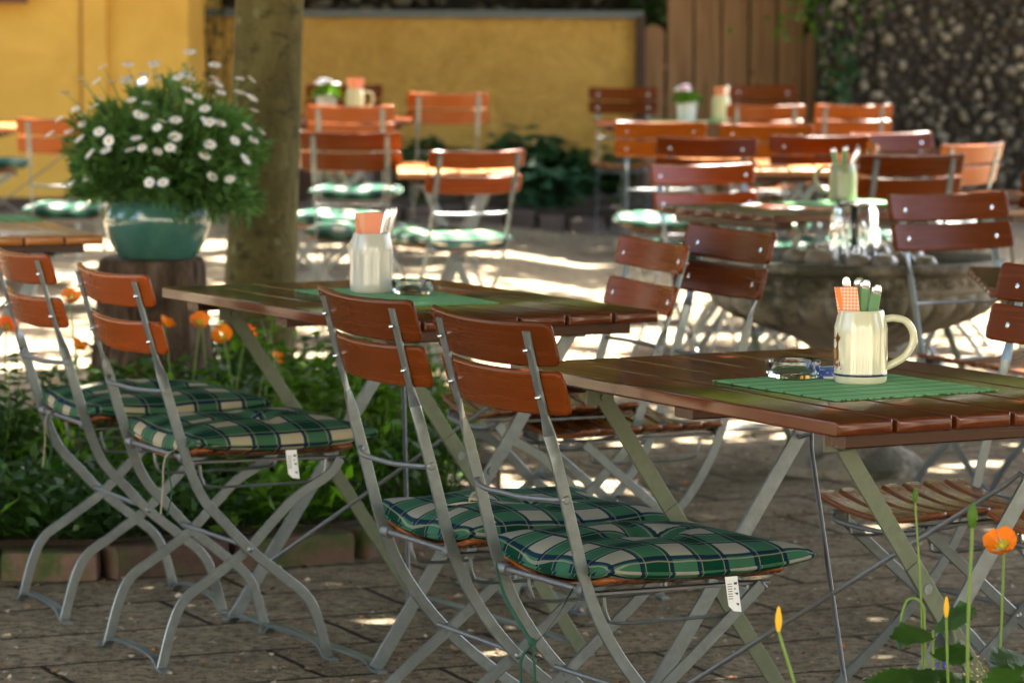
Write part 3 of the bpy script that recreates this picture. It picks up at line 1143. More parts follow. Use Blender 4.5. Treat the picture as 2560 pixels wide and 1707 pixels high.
# ------------------------------------------------------------------ tables
def make_table(label, L=1.09, W=.70, H=.771, wood_m='table_wood', leg='zinc_olive', planks=6):
    root = thing('folding_table', label, 'table', group='slatted folding tables')
    pw = W / planks
    for i in range(planks):
        y = -W / 2 + pw * (i + .5)
        mb = MB()
        e = .006
        xsn = [-L / 2, -L / 2 + .002, -L / 2 + e, L / 2 - e, L / 2 - .002, L / 2]
        hw0, ht0 = pw / 2 - .0034, .0125
        mb.sweep([(x, y, H - ht0) for x in xsn], Vector((0, 1, 0)), Vector((0, 0, 1)),
                 [hw0 - .005, hw0 - .0022, hw0, hw0, hw0 - .0022, hw0 - .005], [ht0 - .005, ht0 - .0022, ht0, ht0, ht0 - .0022, ht0 - .005], .0028, 3)
        mb.build('plank', M[wood_m], root, angle=50)
    zt = H - .025
    for x in (-L / 2 + .075, 0.0, L / 2 - .075):
        mb = MB()
        mb.sweep([(x, -W / 2 + .05, zt - .0135), (x, W / 2 - .05, zt - .0135)], Vector((1, 0, 0)), Vector((0, 0, 1)), .03, .0125, .003, 1)
        mb.build('batten', M['batten'], root)
    # two crossing leg frames
    ty, fy = W / 2 - .115, W / 2 - .10
    xf = L / 2 - .155
    for fr, (xo, sg) in enumerate(((xf, 1), (xf - .03, -1))):
        for s in (-1, 1):
            x = s * xo
            mb = MB()
            a = Vector((x, sg * ty, zt - .03)); b = Vector((x, -sg * fy, .008))
            d = (b - a).normalized()
            mb.sweep([a - d * .012, a, a + (b - a) * .5, b], d.cross(Vector((1, 0, 0))).normalized(), Vector((1, 0, 0)), [.011, .0155, .0155, .0155], .003, .001, 1)
            mb.build('leg', M[leg if fr == 0 else 'zinc'], root)
            mb = MB()
            mb.box((x, sg * (ty + .006), zt - .022), (.006, .055, .044))
            mb.box((x + s * .018, sg * (ty + .006), zt - .002), (.04, .055, .004))
            mb.tube([(x - .007, sg * ty, zt - .03), (x + .007, sg * ty, zt - .03), (x + .009, sg * ty, zt - .03)], [.007, .007, .003], 8)
            br = mb.build('bracket', M[leg if fr == 0 else 'zinc'], root)
            mb = MB()
            q = a + (b - a) * (.36 if fr == 0 else .42)
            mb.tube([q - Vector((.007, 0, 0)), q + Vector((.007, 0, 0)), q + Vector((.010, 0, 0))], [.009, .009, .004], 10)
            q2 = a + (b - a) * .5
            if fr == 0:
                mb.build('rivet', M['zinc'], root)
                mb = MB()
                mb.tube([q2 - Vector((.006 + .03, 0, 0)) if s > 0 else q2 - Vector((.008, 0, 0)), q2 + Vector((.008, 0, 0)) if s > 0 else q2 + Vector((.036, 0, 0)), q2 + Vector((.011, 0, 0)) if s > 0 else q2 + Vector((.039, 0, 0))], [.009, .009, .004], 10)
            mb.build('rivet', M['zinc'], root)
            if fr == 0:
                # sleeve and catch half way down
                mb = MB()
                c0, c1 = a + (b - a) * .30, a + (b - a) * .55
                mb.sweep([c0, c1], d.cross(Vector((1, 0, 0))).normalized(), Vector((1, 0, 0)), .0158, .0052, .001, 1)
                cc = a + (b - a) * .47
                mb.sweep([cc + Vector((s * .012, sg * .014, .02)), cc + Vector((s * .012, sg * .004, -.02))], Vector((1, 0, 0)), Vector((0, 1, 0)), .009, .003, .001, 1)
                mb.build('sleeve', M[leg], root)
        mb = MB()
        yy = -sg * fy
        pts = spline([(-xo - .035, yy, .004), (-xo, yy, .005), (-xo + .06, yy, .022), (0, yy, .024), (xo - .06, yy, .022), (xo, yy, .005), (xo + .035, yy, .004)], 36)
        mb.sweep(pts, Vector((0, 1, 0)), Vector((0, 0, 1)), .0125, .003, .001, 1)
        mb.build('foot_strip', M['zinc'], root)
    # diagonal wire braces of the second frame
    sg, xo = -1, xf - .03
    top_y, top_z = sg * ty * .75, zt - .09
    a = Vector((0, -ty, zt - .03)); b = Vector((0, fy, .008))
    def on(t, x, off):
        p = a + (b - a) * t
        return Vector((x, p.y, p.z)) + Vector((0, 0, 0)) + Vector((off, 0, 0))
    for s in (-1, 1):
        mb = MB()
        mb.tube([on(.13, s * xo, 0), on(.115, s * (xo - .035), 0), on(.15, s * (xo - .06), 0), on(.80, -s * (xo - .03), 0), on(.83, -s * xo, 0)], .0045, 8)
        mb.build('brace', M['zinc_dark'], root)
    return root


def place_table(o, cx, cy, th):
    o.location = (cx, cy, ground_z(cx, cy))
    o.rotation_euler = (0, 0, th)


def centre_from_A(ax, ay, th, L=1.09, W=.70):
    u = (math.cos(th), math.sin(th)); v = (math.sin(th), -math.cos(th))
    return ax + u[0] * L / 2 + v[0] * W / 2, ay + u[1] * L / 2 + v[1] * W / 2


TH1, TH2 = 2.072, 2.085
t1 = make_table('dark red-brown slatted table nearest the camera, carrying the cream handled mug')
place_table(t1, *centre_from_A(.515, 5.782, TH1), TH1)
t2 = copy_tree(t1); t2['label'] = 'slatted table in the middle with the grey mug, between the two pairs of chairs'
place_table(t2, *centre_from_A(-.287, 7.568, TH2), TH2)
tp = make_table('weathered orange-brown slatted table at the left edge behind the near chairs', wood_m='table_orange', leg='zinc')
place_table(tp, *centre_from_A(-1.16, 10.4, R(110) + 0, 1.09, -.70), R(110))
TABS = [
    (-.24, 15.42, 92, 'sunlit table between the brown chair and the white cushion chair', 't3'),  # pale orange plank wood, standing in the canopy's sun gap
    (-.87, 19.1, 90, 'far table with the pink and white flower pot by the yellow garden wall', 't4'),
    (-2.55, 18.3, 0, 'far table at the left edge in front of the yellow house', 't5'),
    (1.02, 20.95, 0, 'dark table with the white planter in front of the plank gate', 't6'),
    (1.02, 15.35, 88, 'sunny orange table between the orange and the dark brown chair backs', 't7'),
    (2.18, 12.95, 2, 'pinkish sunlit table at the right edge below the rubble wall', 't8'),
    (1.69, 8.94, -3, 'dark table cut by the right edge in front of the stone bowl', 't9'),
]
tables = {}
for x, y, th, lab, key in TABS:
    src = tp if key in ('t7', 't5') else t1
    o = copy_tree(src) if key != 't3' else make_table(lab, 1.05, .50, .75, 'table_orange', 'zinc', 4)
    o['label'] = lab
    place_table(o, x, y, R(th))
    tables[key] = o
te = copy_tree(t1); te['label'] = 'dark slatted table with the grey-green cutlery mug, just behind the water bell'
place_table(te, .82 - .5 * .34 + .866 * .545, 11.56 + .866 * .34 + .5 * .545, R(30))
TT = .771

# ------------------------------------------------------------------ table ware


def make_mat(label, x, y, th, lx, ly, z):
    mb = MB()
    n_ = int(lx / .0042)
    r_ = random.Random(int(x * 1000))
    for i in range(n_):
        xx = -lx / 2 + (i + .5) * lx / n_
        j1, j2 = r_.uniform(-.003, .003), r_.uniform(-.003, .003)
        mb.sweep([(xx, -ly / 2 + j1, .0018), (xx, ly / 2 + j2, .0018)], Vector((1, 0, 0)), Vector((0, 0, 1)), lx / n_ / 2 * .98, .0014, .0008, 1)
    o = mb.build('bamboo_placemat', M['bamboo'], None)
    tag(o, label, 'placemat', 'green bamboo placemats')
    o.location = (x, y, z)
    o.rotation_euler = (0, 0, th)
    return o


make_mat('green bamboo mat on the front table under the cream mug and glass ashtray', .595, 6.333, R(31), .345, .37, TT + .0003)
make_mat('green bamboo mat on the middle table under the grey mug', -.265, 8.235, R(25), .29, .50, TT + .0003)
make_mat('blurred green mat on the table behind the water bell', 1.12, 12.30, R(30), .42, .30, TT + .0003)
make_mat('pale mat under the white planter at the plank gate', 1.05, 20.95, 0, .55, .42, TT + .0003)
make_mat('green mat at the left edge on the weathered orange table', -1.66, 11.15, R(110), .30, .42, TT + .0003)

MUG = [(.0005, .0), (.043, .0), (.0455, .002), (.0465, .006), (.0465, .0135), (.0472, .0185), (.0467, .022), (.0467, .085), (.0462, .098), (.0432, .112), (.0405, .124), (.0398, .1265), (.0385, .128), (.0370, .1265), (.0365, .122), (.0385, .108), (.0415, .095), (.042, .02), (.040, .012), (.0005, .010)]


def make_mug(label, loc, rz, m, ring=True, handle=True, emblem=False, s=1.0):
    root = thing('beer_mug', label, 'mug', loc, rz, 'stoneware mugs of cutlery')
    mb = MB()
    mb.lathe([(r * s, z * s) for r, z in MUG], 48)
    mb.build('body', m, root, angle=60)
    if ring:
        mb = MB()
        mb.lathe([(.0467 * s, .0135 * s), (.0471 * s, .0142 * s), (.0474 * s, .0162 * s), (.0471 * s, .0178 * s), (.0467 * s, .0182 * s)], 48, cap=False)
        mb.build('blue_band', M['bluering'], root)
    if handle:
        mb = MB()
        pts = spline([(.042, 0, .112), (.058, 0, .1135), (.078, 0, .108), (.091, 0, .090), (.091, 0, .068), (.078, 0, .047), (.058, 0, .034), (.043, 0, .028)], 36)
        pts = [p * s for p in pts]
        wd = Vector((0, 1, 0))
        td = []
        for i in range(len(pts)):
            t = (pts[min(i + 1, len(pts) - 1)] - pts[max(i - 1, 0)]).normalized()
            td.append(t.cross(wd).normalized())
        k = len(pts)
        hw = [.0085 * s * (1.15 - .3 * math.sin(PI * i / (k - 1))) for i in range(k)]
        mb.sweep(pts, wd, td, hw, .0066 * s, .006, 4)
        mb.build('handle', m, root, angle=60)
    if emblem:
        # printed badge on the side turned away to the left: dark brown figure, gold edge, red script and a blue line
        cols = [mat('badge_brown', (.10, .018, .012), .3), mat('badge_gold', (.42, .22, .03), .3), mat('badge_red', (.28, .02, .015), .3), mat('badge_white', (.62, .58, .48), .3), M['bluering']]
        def patch(shape, k, mi, mb):
            vs = []
            for a, z in shape:
                rr = .0467 + .00025 * k + (0 if z < .086 else -(z - .086) * .10)
                vs.append((rr * math.cos(a), rr * math.sin(a), z))
            mb.add(vs, [tuple(range(len(vs)))], mi)
        def blob(a0, z0, ra, rz2, seed, n_=22, wob=.25):
            r_ = random.Random(seed)
            ph = [r_.uniform(0, 6.28) for _ in range(3)]
            out = []
            for i in range(n_):
                q = 2 * PI * i / n_
                w_ = 1 + wob * (math.sin(2 * q + ph[0]) * .5 + math.sin(3 * q + ph[1]) * .35 + math.sin(5 * q + ph[2]) * .25)
                out.append((a0 + ra * w_ * math.cos(q), z0 + rz2 * w_ * math.sin(q)))
            return out
        mb = MB()
        c0 = R(189)
        for k, (sh, mi) in enumerate([(blob(c0, .083, .36, .016, 3), 1), (blob(c0 - .03, .083, .33, .0145, 3), 0), (blob(c0, .060, .38, .020, 5), 1), (blob(c0 - .03, .060, .35, .0185, 5), 0), (blob(c0 + .10, .070, .13, .0085, 9, wob=.1), 3)]):
            patch(sh, k + 1, mi, mb)
        for q in range(9):
            patch(blob(c0 - .45 + q * .105, .0335 + .002 * math.sin(q * 1.7), .04, .0042, 30 + q, 12, .3), 2, 2, mb)
        patch([(c0 - .5, .0262), (c0 - .2, .0262), (c0 + .15, .0262), (c0 + .5, .0262), (c0 + .5, .0270), (c0 + .15, .0270), (c0 - .2, .0270), (c0 - .5, .0270)], 2, 4, mb)
        mb.build('badge', cols, root)
    return root


def make_knife(label, base, tip, m='green_handle', group=None):
    """only the handle shows above the rim; the blade stands in the mug"""
    base, tip = Vector(base), Vector(tip)
    root = thing('table_knife', label, 'knife', base, 0, group)
    ax = (tip - base)
    L = ax.length
    ax.normalize()
    side = ax.cross(Vector((0, 1, 0))).normalized()
    th = side.cross(ax).normalized()
    mb = MB()
    h0 = L * .42
    mb.sweep([ax * h0, ax * (h0 + .01), ax * (L - .02), ax * (L - .006), ax * L], side, th, [.0065, .0078, .0088, .008, .005], [.0035, .0045, .005, .0045, .003], .0035, 3)
    mb.build('handle', M[m], root, angle=60)
    mb = MB()
    mb.sweep([Vector((0, 0, 0)), ax * (h0 * .4), ax * h0], side, th, [.003, .0075, .006], .0008)
    mb.build('blade', M['steel'], root)
    if m == 'green_handle':
        mb = MB()
        mb.sweep([ax * (L - .016), ax * (L - .013), ax * (L - .005), ax * (L + .001)], side, th, [.0080, .0092, .0086, .0052], [.0044, .0052, .0047, .003], .0034, 3)
        mb.sweep([ax * (h0 + .006), ax * (L - .008)], side, th, [.0090, .0090], [.0012, .0012])
        mb.build('tang', M['steel'], root, angle=60)
    return root


def make_fork(label, base, tip, group=None):
    base, tip = Vector(base), Vector(tip)
    root = thing('table_fork', label, 'fork', base, 0, group)
    ax = tip - base
    L = ax.length
    ax.normalize()
    side = ax.cross(Vector((0, 1, 0))).normalized()
    th = side.cross(ax).normalized()
    mb = MB()
    mb.sweep([ax * .02, ax * (L * .45), ax * (L * .7), ax * (L - .012), ax * (L - .003), ax * L], side, th, [.003, .003, .005, .0075, .0065, .003], [.0012, .002, .0022, .0022, .0018, .001], .001, 2)
    mb.build('handle', M['steel'], root)
    mb = MB()
    for k in (-1.5, -.5, .5, 1.5):
        mb.tube([ax * .045 + side * (k * .0035), ax * .02 + side * (k * .0045), ax * .0 + side * (k * .0045)], .0011, 5)
    mb.build('tines', M['steel'], root)
    return root


def make_napkin(label, loc, rz, h, w, m, lean=(0, 0), group=None):
    mb = MB()
    # folded paper: three leaves fanned, curling at the front edge
    for k in range(3):
        pts, wd, td = [], [], []
        for i in range(9):
            t = i / 8
            z = h * t
            x = w * .10 * math.sin(t * 2.2 + k) + lean[0] * t
            y = .006 * k - .004 + lean[1] * t + .004 * math.sin(3 * t + k)
            pts.append(Vector((x, y, z)))
        wd = Vector((math.cos(.25 * k), math.sin(.25 * k), 0))
        mb.sweep(pts, wd, Vector((-wd.y, wd.x, 0)), [w * .5 * (.55 + .45 * min(1, j / 5)) for j in range(9)], .0009, .0004, 1, mat=k)
    o = mb.build('paper_napkin', m, None, smooth=False)
    tag(o, label, 'napkin', group)
    o.location = loc
    o.rotation_euler = (0, 0, rz)
    return o


mx, my, mz = .610, 6.372, TT + .0035
make_mug('cream glazed mug with a blue band and big handle on the front table', (mx, my, mz), R(2), M['cream'], True, True, True)
cg = 'cutlery in the cream mug'
make_knife('green-handled knife standing upright in the middle of the cream mug', (mx - .002, my + .004, mz + .014), (mx + .006, my - .008, mz + .180), group=cg)
make_knife('rightmost green-handled knife leaning out of the cream mug', (mx + .004, my - .004, mz + .014), (mx + .026, my - .016, mz + .172), group=cg)
make_knife('green-handled knife turned edge on behind the middle one in the cream mug', (mx - .004, my + .016, mz + .014), (mx - .003, my + .016, mz + .182), group=cg)
make_fork('steel fork sticking up behind the checked napkin in the cream mug', (mx - .012, my + .012, mz + .013), (mx - .027, my + .004, mz + .185), cg)
make_napkin('orange and white checked napkin in the cream mug', (mx - .017, my - .010, mz + .050), R(-8), .118, .036, [M['gingham'], M['napkin'], M['gingham']], (-.012, -.002))


def make_ashtray(label, loc):
    mb = MB()
    n_ = 64
    prof = [(.0005, 0), (.036, 0), (.044, .003), (.0475, .010), (.0490, .030), (.0485, .0325), (.0465, .0335), (.0440, .0325), (.0420, .016), (.0395, .011), (.0005, .009)]
    o0 = len(mb.v)
    mb.lathe(prof, n_)
    for i in range(len(mb.v)):
        x, y, z = mb.v[i]
        if z > .028:
            a = math.atan2(y, x)
            for k in range(4):
                dd = abs((a - (.5 + k * PI / 2) + PI) % (2 * PI) - PI)
                if dd < .10:
                    mb.v[i] = (x, y, .024)
    o = mb.build('glass_ashtray', M['glass'], None, angle=30)
    tag(o, label, 'ashtray', 'round glass ashtrays')
    o.location = loc
    return o


make_ashtray('round clear glass ashtray on the front table left of the cream mug', (.497, 6.44, TT + .0035))
make_ashtray('round clear glass ashtray on the middle table right of the grey mug', (-.226, 8.285, TT + .0035))
for k, lab in enumerate(('lowest beer coaster of the stack behind the ashtray', 'middle beer coaster of the stack behind the ashtray', 'blue and white top coaster of the stack beside the cream mug')):
    mb = MB()
    pts = [(.0465 * math.cos(2 * PI * i / 40), .0465 * math.sin(2 * PI * i / 40)) for i in range(40)]
    mb.rings([[(x * .98, y * .98, 0) for x, y in pts], [(x, y, .0006) for x, y in pts], [(x, y, .0042) for x, y in pts], [(x * .98, y * .98, .0046) for x, y in pts]])
    o = mb.build('beer_coaster', M['coaster'], None)
    tag(o, lab, 'coaster', 'stack of beer coasters')
    o.location = (.575 + .003 * k, 6.475 - .002 * k, TT + .0035 + .0049 * k)
    o.rotation_euler = (0, 0, .7 * k)

m2 = (-.322, 8.345, TT + .0035)
make_mug('pale grey mug on the middle table holding napkins and two knives', m2, R(120), M['greymug'], False, True, s=1.06)
make_napkin('crumpled salmon napkin in the grey mug', (m2[0] - .012, m2[1] - .004, m2[2] + .06), R(10), .122, .060, [M['salmon'], M['gingham'], M['salmon']], (.004, 0))
make_knife('left one of the two steel knives leaning out of the grey mug', (m2[0] + .0, m2[1], m2[2] + .016), (m2[0] + .040, m2[1] - .005, m2[2] + .192), 'steel', 'knives in the grey mug')
make_knife('right one of the two steel knives leaning out of the grey mug', (m2[0] + .012, m2[1] + .006, m2[2] + .016), (m2[0] + .052, m2[1] + .004, m2[2] + .194), 'steel', 'knives in the grey mug')

M['greenmug'] = mat('grey_green_stoneware', (.24, .24, .14), .25, coat=.4)
m3 = (1.115, 12.36, TT + .0035)
make_mug('grey-green mug with cutlery on the table behind the water bell', m3, R(175), M['greenmug'], False, True, s=1.0)
make_knife('left dark knife fanned out of the grey-green mug', (m3[0], m3[1], m3[2] + .015), (m3[0] - .035, m3[1], m3[2] + .18), 'green_handle', 'knives in the grey-green mug')
make_knife('middle knife in the grey-green mug', (m3[0] - .006, m3[1], m3[2] + .015), (m3[0] + .008, m3[1] - .004, m3[2] + .185), 'green_handle', 'knives in the grey-green mug')
make_knife('right steel knife leaning out of the grey-green mug', (m3[0] - .01, m3[1] + .005, m3[2] + .015), (m3[0] + .052, m3[1] + .005, m3[2] + .18), 'steel', 'knives in the grey-green mug')
make_napkin('orange napkin in the grey-green mug', (m3[0], m3[1] + .012, m3[2] + .06), 0, .10, .05, [M['salmon'], M['napkin'], M['salmon']])


def flower_pot(label, loc, potm, s, n_fl, cols, grp, seed):
    root = thing('flower_pot', label, 'flower pot', loc, 0, grp)
    mb = MB()
    mb.lathe([(.0005, 0), (.042 * s, 0), (.052 * s, .085 * s), (.055 * s, .087 * s), (.055 * s, .10 * s), (.050 * s, .10 * s), (.048 * s, .088 * s), (.0005, .086 * s)], 24)
    mb.build('pot', potm, root)
    r_ = np.random.default_rng(seed)
    n_ = 260
    d = r_.normal(size=(n_, 3)); d[:, 2] = np.abs(d[:, 2]) * .7
    d /= np.linalg.norm(d, axis=1)[:, None]
    P = np.array([0, 0, .09 * s]) + d * (r_.random((n_, 1)) ** .4) * np.array([.066, .066, .06]) * s
    V, Q = leaf_quads(P, d + r_.normal(size=(n_, 3)) * .5, np.tile([0, 0, 1.0], (n_, 1)), np.full(n_, .03 * s), np.full(n_, .016 * s))
    np_mesh('foliage', V, Q, M['leaf_bright'], root)
    for k in range(n_fl):
        a = r_.uniform(0, 2 * PI); q = r_.uniform(0, .9)
        mb = MB()
        c = (math.cos(a) * .055 * s * q, math.sin(a) * .055 * s * q, .145 * s + .028 * s * (1 - q) + r_.uniform(0, .012))
        for p in range(6):
            an = p * PI / 3 + a
            mb.ball((c[0] + .011 * s * math.cos(an), c[1] + .011 * s * math.sin(an), c[2]), .011 * s, 6, 4, sc=(1, 1, .6))
        mb.build('blossom', M[cols[k % len(cols)]], root)
    return root


M['white_pot'] = mat('white_glazed_pot', (.60, .62, .58), .3)
M['grey_pot'] = mat('pinkish_grey_pot', (.42, .36, .32), .6)
M['yellow_mug'] = mat('pale_yellow_stoneware', (.50, .47, .24), .25, coat=.3)
flower_pot('pot of white and pink flowers in full sun by the yellow wall', (-.965, 18.95, .86), M['white_pot'], 1.05, 9, ['petal', 'petal', 'pink', 'petal'], 'table flower pots', 4)
m4 = (-.815, 18.9, .862)
make_mug('sunlit mug with an orange napkin beside the pink flower pot', m4, R(20), M['yellow_mug'], False, True, s=1.05)
make_napkin('glowing orange napkin in the sunlit mug by the yellow wall', (m4[0], m4[1], m4[2] + .06), 0, .13, .075, [M['salmon'], M['napkin'], M['salmon']])
flower_pot('small pot of yellow-green flowers right behind the tree trunk', (-.965, 15.9, .55), M['grey_pot'], .9, 7, ['petal', 'yellow'], 'table flower pots', 8).location = (-.90, 15.75, .73)
flower_pot('white planter with white and red flowers at the plank gate', (.99, 20.9, TT + .0035), M['white_pot'], 1.15, 8, ['petal', 'petal', 'pink'], 'table flower pots', 12)
m5 = (1.185, 20.9, TT + .0035)
make_mug('pale yellow mug with cutlery beside the white planter', m5, R(0), M['yellow_mug'], False, False, s=1.15)
make_napkin('striped napkin in the pale yellow mug', (m5[0], m5[1], m5[2] + .07), 0, .13, .07, [M['salmon'], M['leaf_bright'], M['napkin']])
make_knife('steel knife in the pale yellow mug by the planter', (m5[0], m5[1], m5[2] + .02), (m5[0] + .04, m5[1], m5[2] + .21), 'steel')

# ------------------------------------------------------------------ stone fountain bowl
BX, BY = 1.05, 11.22
root = thing('stone_fountain', 'weathered fluted stone bowl fountain with a water bell', 'fountain', (BX, BY, 0))
mb = MB()


def flute(r, z, a):
    k = float(sstep(.43, .47, z) * (1 - sstep(.555, .575, z)))
    return r + .036 * k * (abs(math.sin(a * 15)) - .6)


outer = [(.10, .36), (.13, .385), (.20, .425), (.29, .458), (.36, .485), (.405, .512), (.428, .535), (.435, .56), (.432, .572), (.438, .576), (.442, .590), (.442, .625), (.452, .632), (.468, .640), (.474, .650), (.472, .662), (.462, .668), (.432, .668), (.420, .660), (.40, .60), (.30, .56), (.0005, .55)]
mb.lathe(outer, 240, fn=flute)
mb.build('bowl', M['bowl'], root, angle=60)
mb = MB()
mb.lathe([(.0005, 0), (.22, 0), (.225, .03), (.20, .055), (.16, .075), (.125, .12), (.11, .20), (.115, .26), (.14, .33), (.14, .38), (.0005, .39)], 48)
mb.build('pedestal', M['bowl'], root, angle=50)
mb = MB()
for k in range(26):                              # carved tongues under the rim
    a = 2 * PI * k / 26
    c = (math.cos(a) * .444, math.sin(a) * .444, .608)
    mb.ball(c, .02, 8, 6, sc=(1.0, 1.0, .75))
    c2 = (math.cos(a + PI / 26) * .443, math.sin(a + PI / 26) * .443, .613)
    mb.ball(c2, .011, 6, 5, sc=(1, 1, 1.1))
mb.build('carved_band', M['bowl'], root)
mb = MB()
nr, na = 14, 64
r_ = np.random.default_rng(5)
vs = [(0, 0, .642)]
for i in range(1, nr + 1):
    for k in range(na):
        rr = .424 * i / nr
        a = 2 * PI * k / na
        vs.append((rr * math.cos(a), rr * math.sin(a), .642 + .0022 * math.sin(rr * 95) * math.exp(-rr * 4) + .001 * math.sin(a * 7 + rr * 60)))
fs = [(0, 1 + k, 1 + (k + 1) % na) for k in range(na)]
for i in range(nr - 1):
    for k in range(na):
        a = 1 + i * na + k; b = 1 + i * na + (k + 1) % na
        fs.append((a, a + na, b + na, b))
mb.add(vs, fs)
M['pool'] = mat('dark_pool_water', (.02, .022, .016), .04, spec=.6)
mb.build('water', M['pool'], root, angle=180)
mb = MB()
mb.tube([(0, 0, .56), (0, 0, .815), (0, 0, .822)], [.011, .011, .016], 14)
mb.lathe([(.0005, .822), (.020, .822), (.021, .826), (.0005, .828)], 16)
M['black'] = mat('black_nozzle', (.012, .012, .014), .35)
mb.build('nozzle', M['black'], root)
# the bell: a thin sheet of water that tears into strings as it falls
mb = MB()
r_ = random.Random(2)
na = 96
prof = [(.012, .832), (.028, .836), (.045, .834), (.058, .825), (.067, .808), (.072, .785), (.074, .755), (.075, .72), (.074, .69)]
rings = []
for j, (r0, z0) in enumerate(prof):
    ring = []
    for k in range(na):
        a = 2 * PI * k / na
        w_ = j / len(prof)
        rr = r0 * (1 + .05 * w_ * math.sin(a * 9 + j * .7) + .03 * w_ * math.sin(a * 23 + j))
        zz = z0 + (.0 if j < 8 else .022 * math.sin(a * 6) + .012 * math.sin(a * 17 + 1))
        ring.append((rr * math.cos(a), rr * math.sin(a), zz))
    rings.append(ring)
inner = [[(x * .975, y * .975, z - .0015) for x, y, z in ring] for ring in rings]
mb.rings(rings, cap=False)
mb.rings([list(reversed(q)) for q in inner], cap=False)
for k in range(46):
    a = r_.uniform(0, 2 * PI)
    r0 = .073 * r_.uniform(.94, 1.05)
    z = r_.uniform(.66, .80)
    L = r_.uniform(.02, .07)
    p = (r0 * math.cos(a), r0 * math.sin(a))
    mb.tube([(p[0], p[1], z), (p[0] * 1.01, p[1] * 1.01, z - L * .5), (p[0] * 1.02, p[1] * 1.02, max(.643, z - L))], [.0012, r_.uniform(.003, .006), .001], 6)
for k in range(40):
    a = r_.uniform(0, 2 * PI)
    r0 = r_.uniform(.06, .15)
    mb.ball((r0 * math.cos(a), r0 * math.sin(a), r_.uniform(.645, .70)), r_.uniform(.002, .005), 6, 5)
mb.build('water_bell', M['water'], root, angle=180)
peb = [(-.115, -.16, .052, 1.0), (-.005, -.21, .040, 1.1), (.07, -.215, .042, 1.35), (.13, -.12, .040, 1.3), (.16, -.02, .05, 1.1), (-.17, .0, .045, 1.1), (-.10, .14, .05, 1.1), (.08, .15, .048, 1.2), (.20, -.17, .034, 1.2)]
PEBL = ['largest brown pebble left of the water bell', 'tan pebble at the front foot of the water bell', 'wet shining flat pebble at the front right of the bell', 'glinting pebble to the right of the bell',
        'pebble at the right edge of the heap behind the bare chair', 'pebble left behind the water bell', 'pebble at the back left of the bell', 'pebble at the back right of the bell', 'small pebble at the front far right of the heap']
for (px, py, pr, fl), lab in zip(peb, PEBL):
    mb = MB()
    mb.ball((0, 0, 0), pr, 20, 12, sc=(fl, 1, .72))
    mb.v = [(x * (1 + .06 * math.sin(9 * y / pr)), y * (1 + .05 * math.cos(2 * x / pr)), z) for x, y, z in mb.v]
    o = mb.build('pebble', M['pebble'], None, angle=180)
    tag(o, lab, 'pebble', 'wet pebbles round the water bell')
    o.location = (BX + px, BY + py, .642 + pr * .45)
    o.rotation_euler = (0, 0, px * 20)

# ------------------------------------------------------------------ stump, pot and daisies
SX, SY = -1.135, 11.5
root = thing('tree_stump', 'rough bark tree stump in the flower bed carrying the turquoise pot', 'stump', (SX, SY, .06))
mb = MB()
ns_ = 140
r_ = np.random.default_rng(9)
ph = r_.uniform(0, 6.28, 12)


def stump_r(r, z, a):
    ridge = abs(math.sin(a * 9 + ph[0] + .5 * math.sin(z * 9))) * .6 + abs(math.sin(a * 17 + ph[1] + z * 3)) * .4
    flare = math.exp(-z * 5.5) * (.5 + .5 * math.sin(a * 3 + ph[2]) ** 2) * .13
    return r * (1 + .03 * math.sin(a * 2 + ph[3])) + .016 * (ridge - .5) + flare


mb.lathe([(.163, -.04), (.163, .02), (.163, .08), (.162, .15), (.162, .22), (.161, .30), (.162, .38), (.163, .46), (.163, .53), (.160, .563), (.150, .572)], ns_, fn=stump_r, cap=False)
mb.build('bark', M['stump'], root, angle=60)
mb = MB()
mb.lathe([(.155, .566), (.10, .570), (.0005, .571)], ns_, fn=lambda r, z, a: r if r < .12 else stump_r(r - .004, .56, a), cap=True)
M['cutwood'] = mat('cut_stump_top', (.17, .12, .08), .9)
mb.build('cut_top', M['cutwood'], root)
PZ = .06 + .5715
root = thing('plant_pot', 'round turquoise glazed clay pot standing on the stump', 'plant pot', (SX + .017, SY, PZ))
mb = MB()
mb.lathe([(r_ * 1.12, z_) for r_, z_ in [(.0005, 0), (.100, 0), (.109, .003), (.113, .010), (.117, .018), (.133, .05), (.145, .085), (.1505, .115), (.150, .140), (.144, .160), (.141, .168), (.146, .173), (.1485, .180), (.144, .186), (.136, .184), (.134, .17), (.0005, .165)]], 72)
mb.build('glazed_body', M['glaze'], root, angle=50)
mb = MB()
mb.lathe([(.0005, .172), (.08, .174), (.149, .171)], 32, cap=False)
mb.build('potting_soil', M['soil'], root)

root = thing('daisy_bush', 'domed bush of white daisies with yellow centres growing in the turquoise pot', 'flowering plant', (SX + .017, SY, PZ + .175))
n = 12000
d = rng.normal(size=(n, 3)); d[:, 2] = np.abs(d[:, 2]) * 1.05 - .30
d /= np.linalg.norm(d, axis=1)[:, None]
rad = rng.random((n, 1)) ** .33
lob = 1 + .07 * np.sin(d[:, :1] * 7 + 1) + .06 * np.sin(d[:, 1:2] * 9 + d[:, 2:] * 6) + .08 * np.sin(d[:, :1] * 17 + d[:, 2:] * 13)
P = np.array([.02, 0, .045]) + d * rad * lob * np.array([.262, .255, .305])
P[:, 0] += .03 * np.clip(-d[:, 2], 0, 1)
P[:, :2] *= (1 + .42 * np.clip(d[:, 2:], 0, 1) ** 1.5)
ok = P[:, 2] > -.055 + .075 * (P[:, 0] < .07)
ok &= ~((P[:, 2] < .005) & (np.hypot(P[:, 0], P[:, 1]) < .158))
P, d = P[ok], d[ok]
n = len(P)
D = d + rng.normal(size=(n, 3)) * .55; D[:, 2] += .1
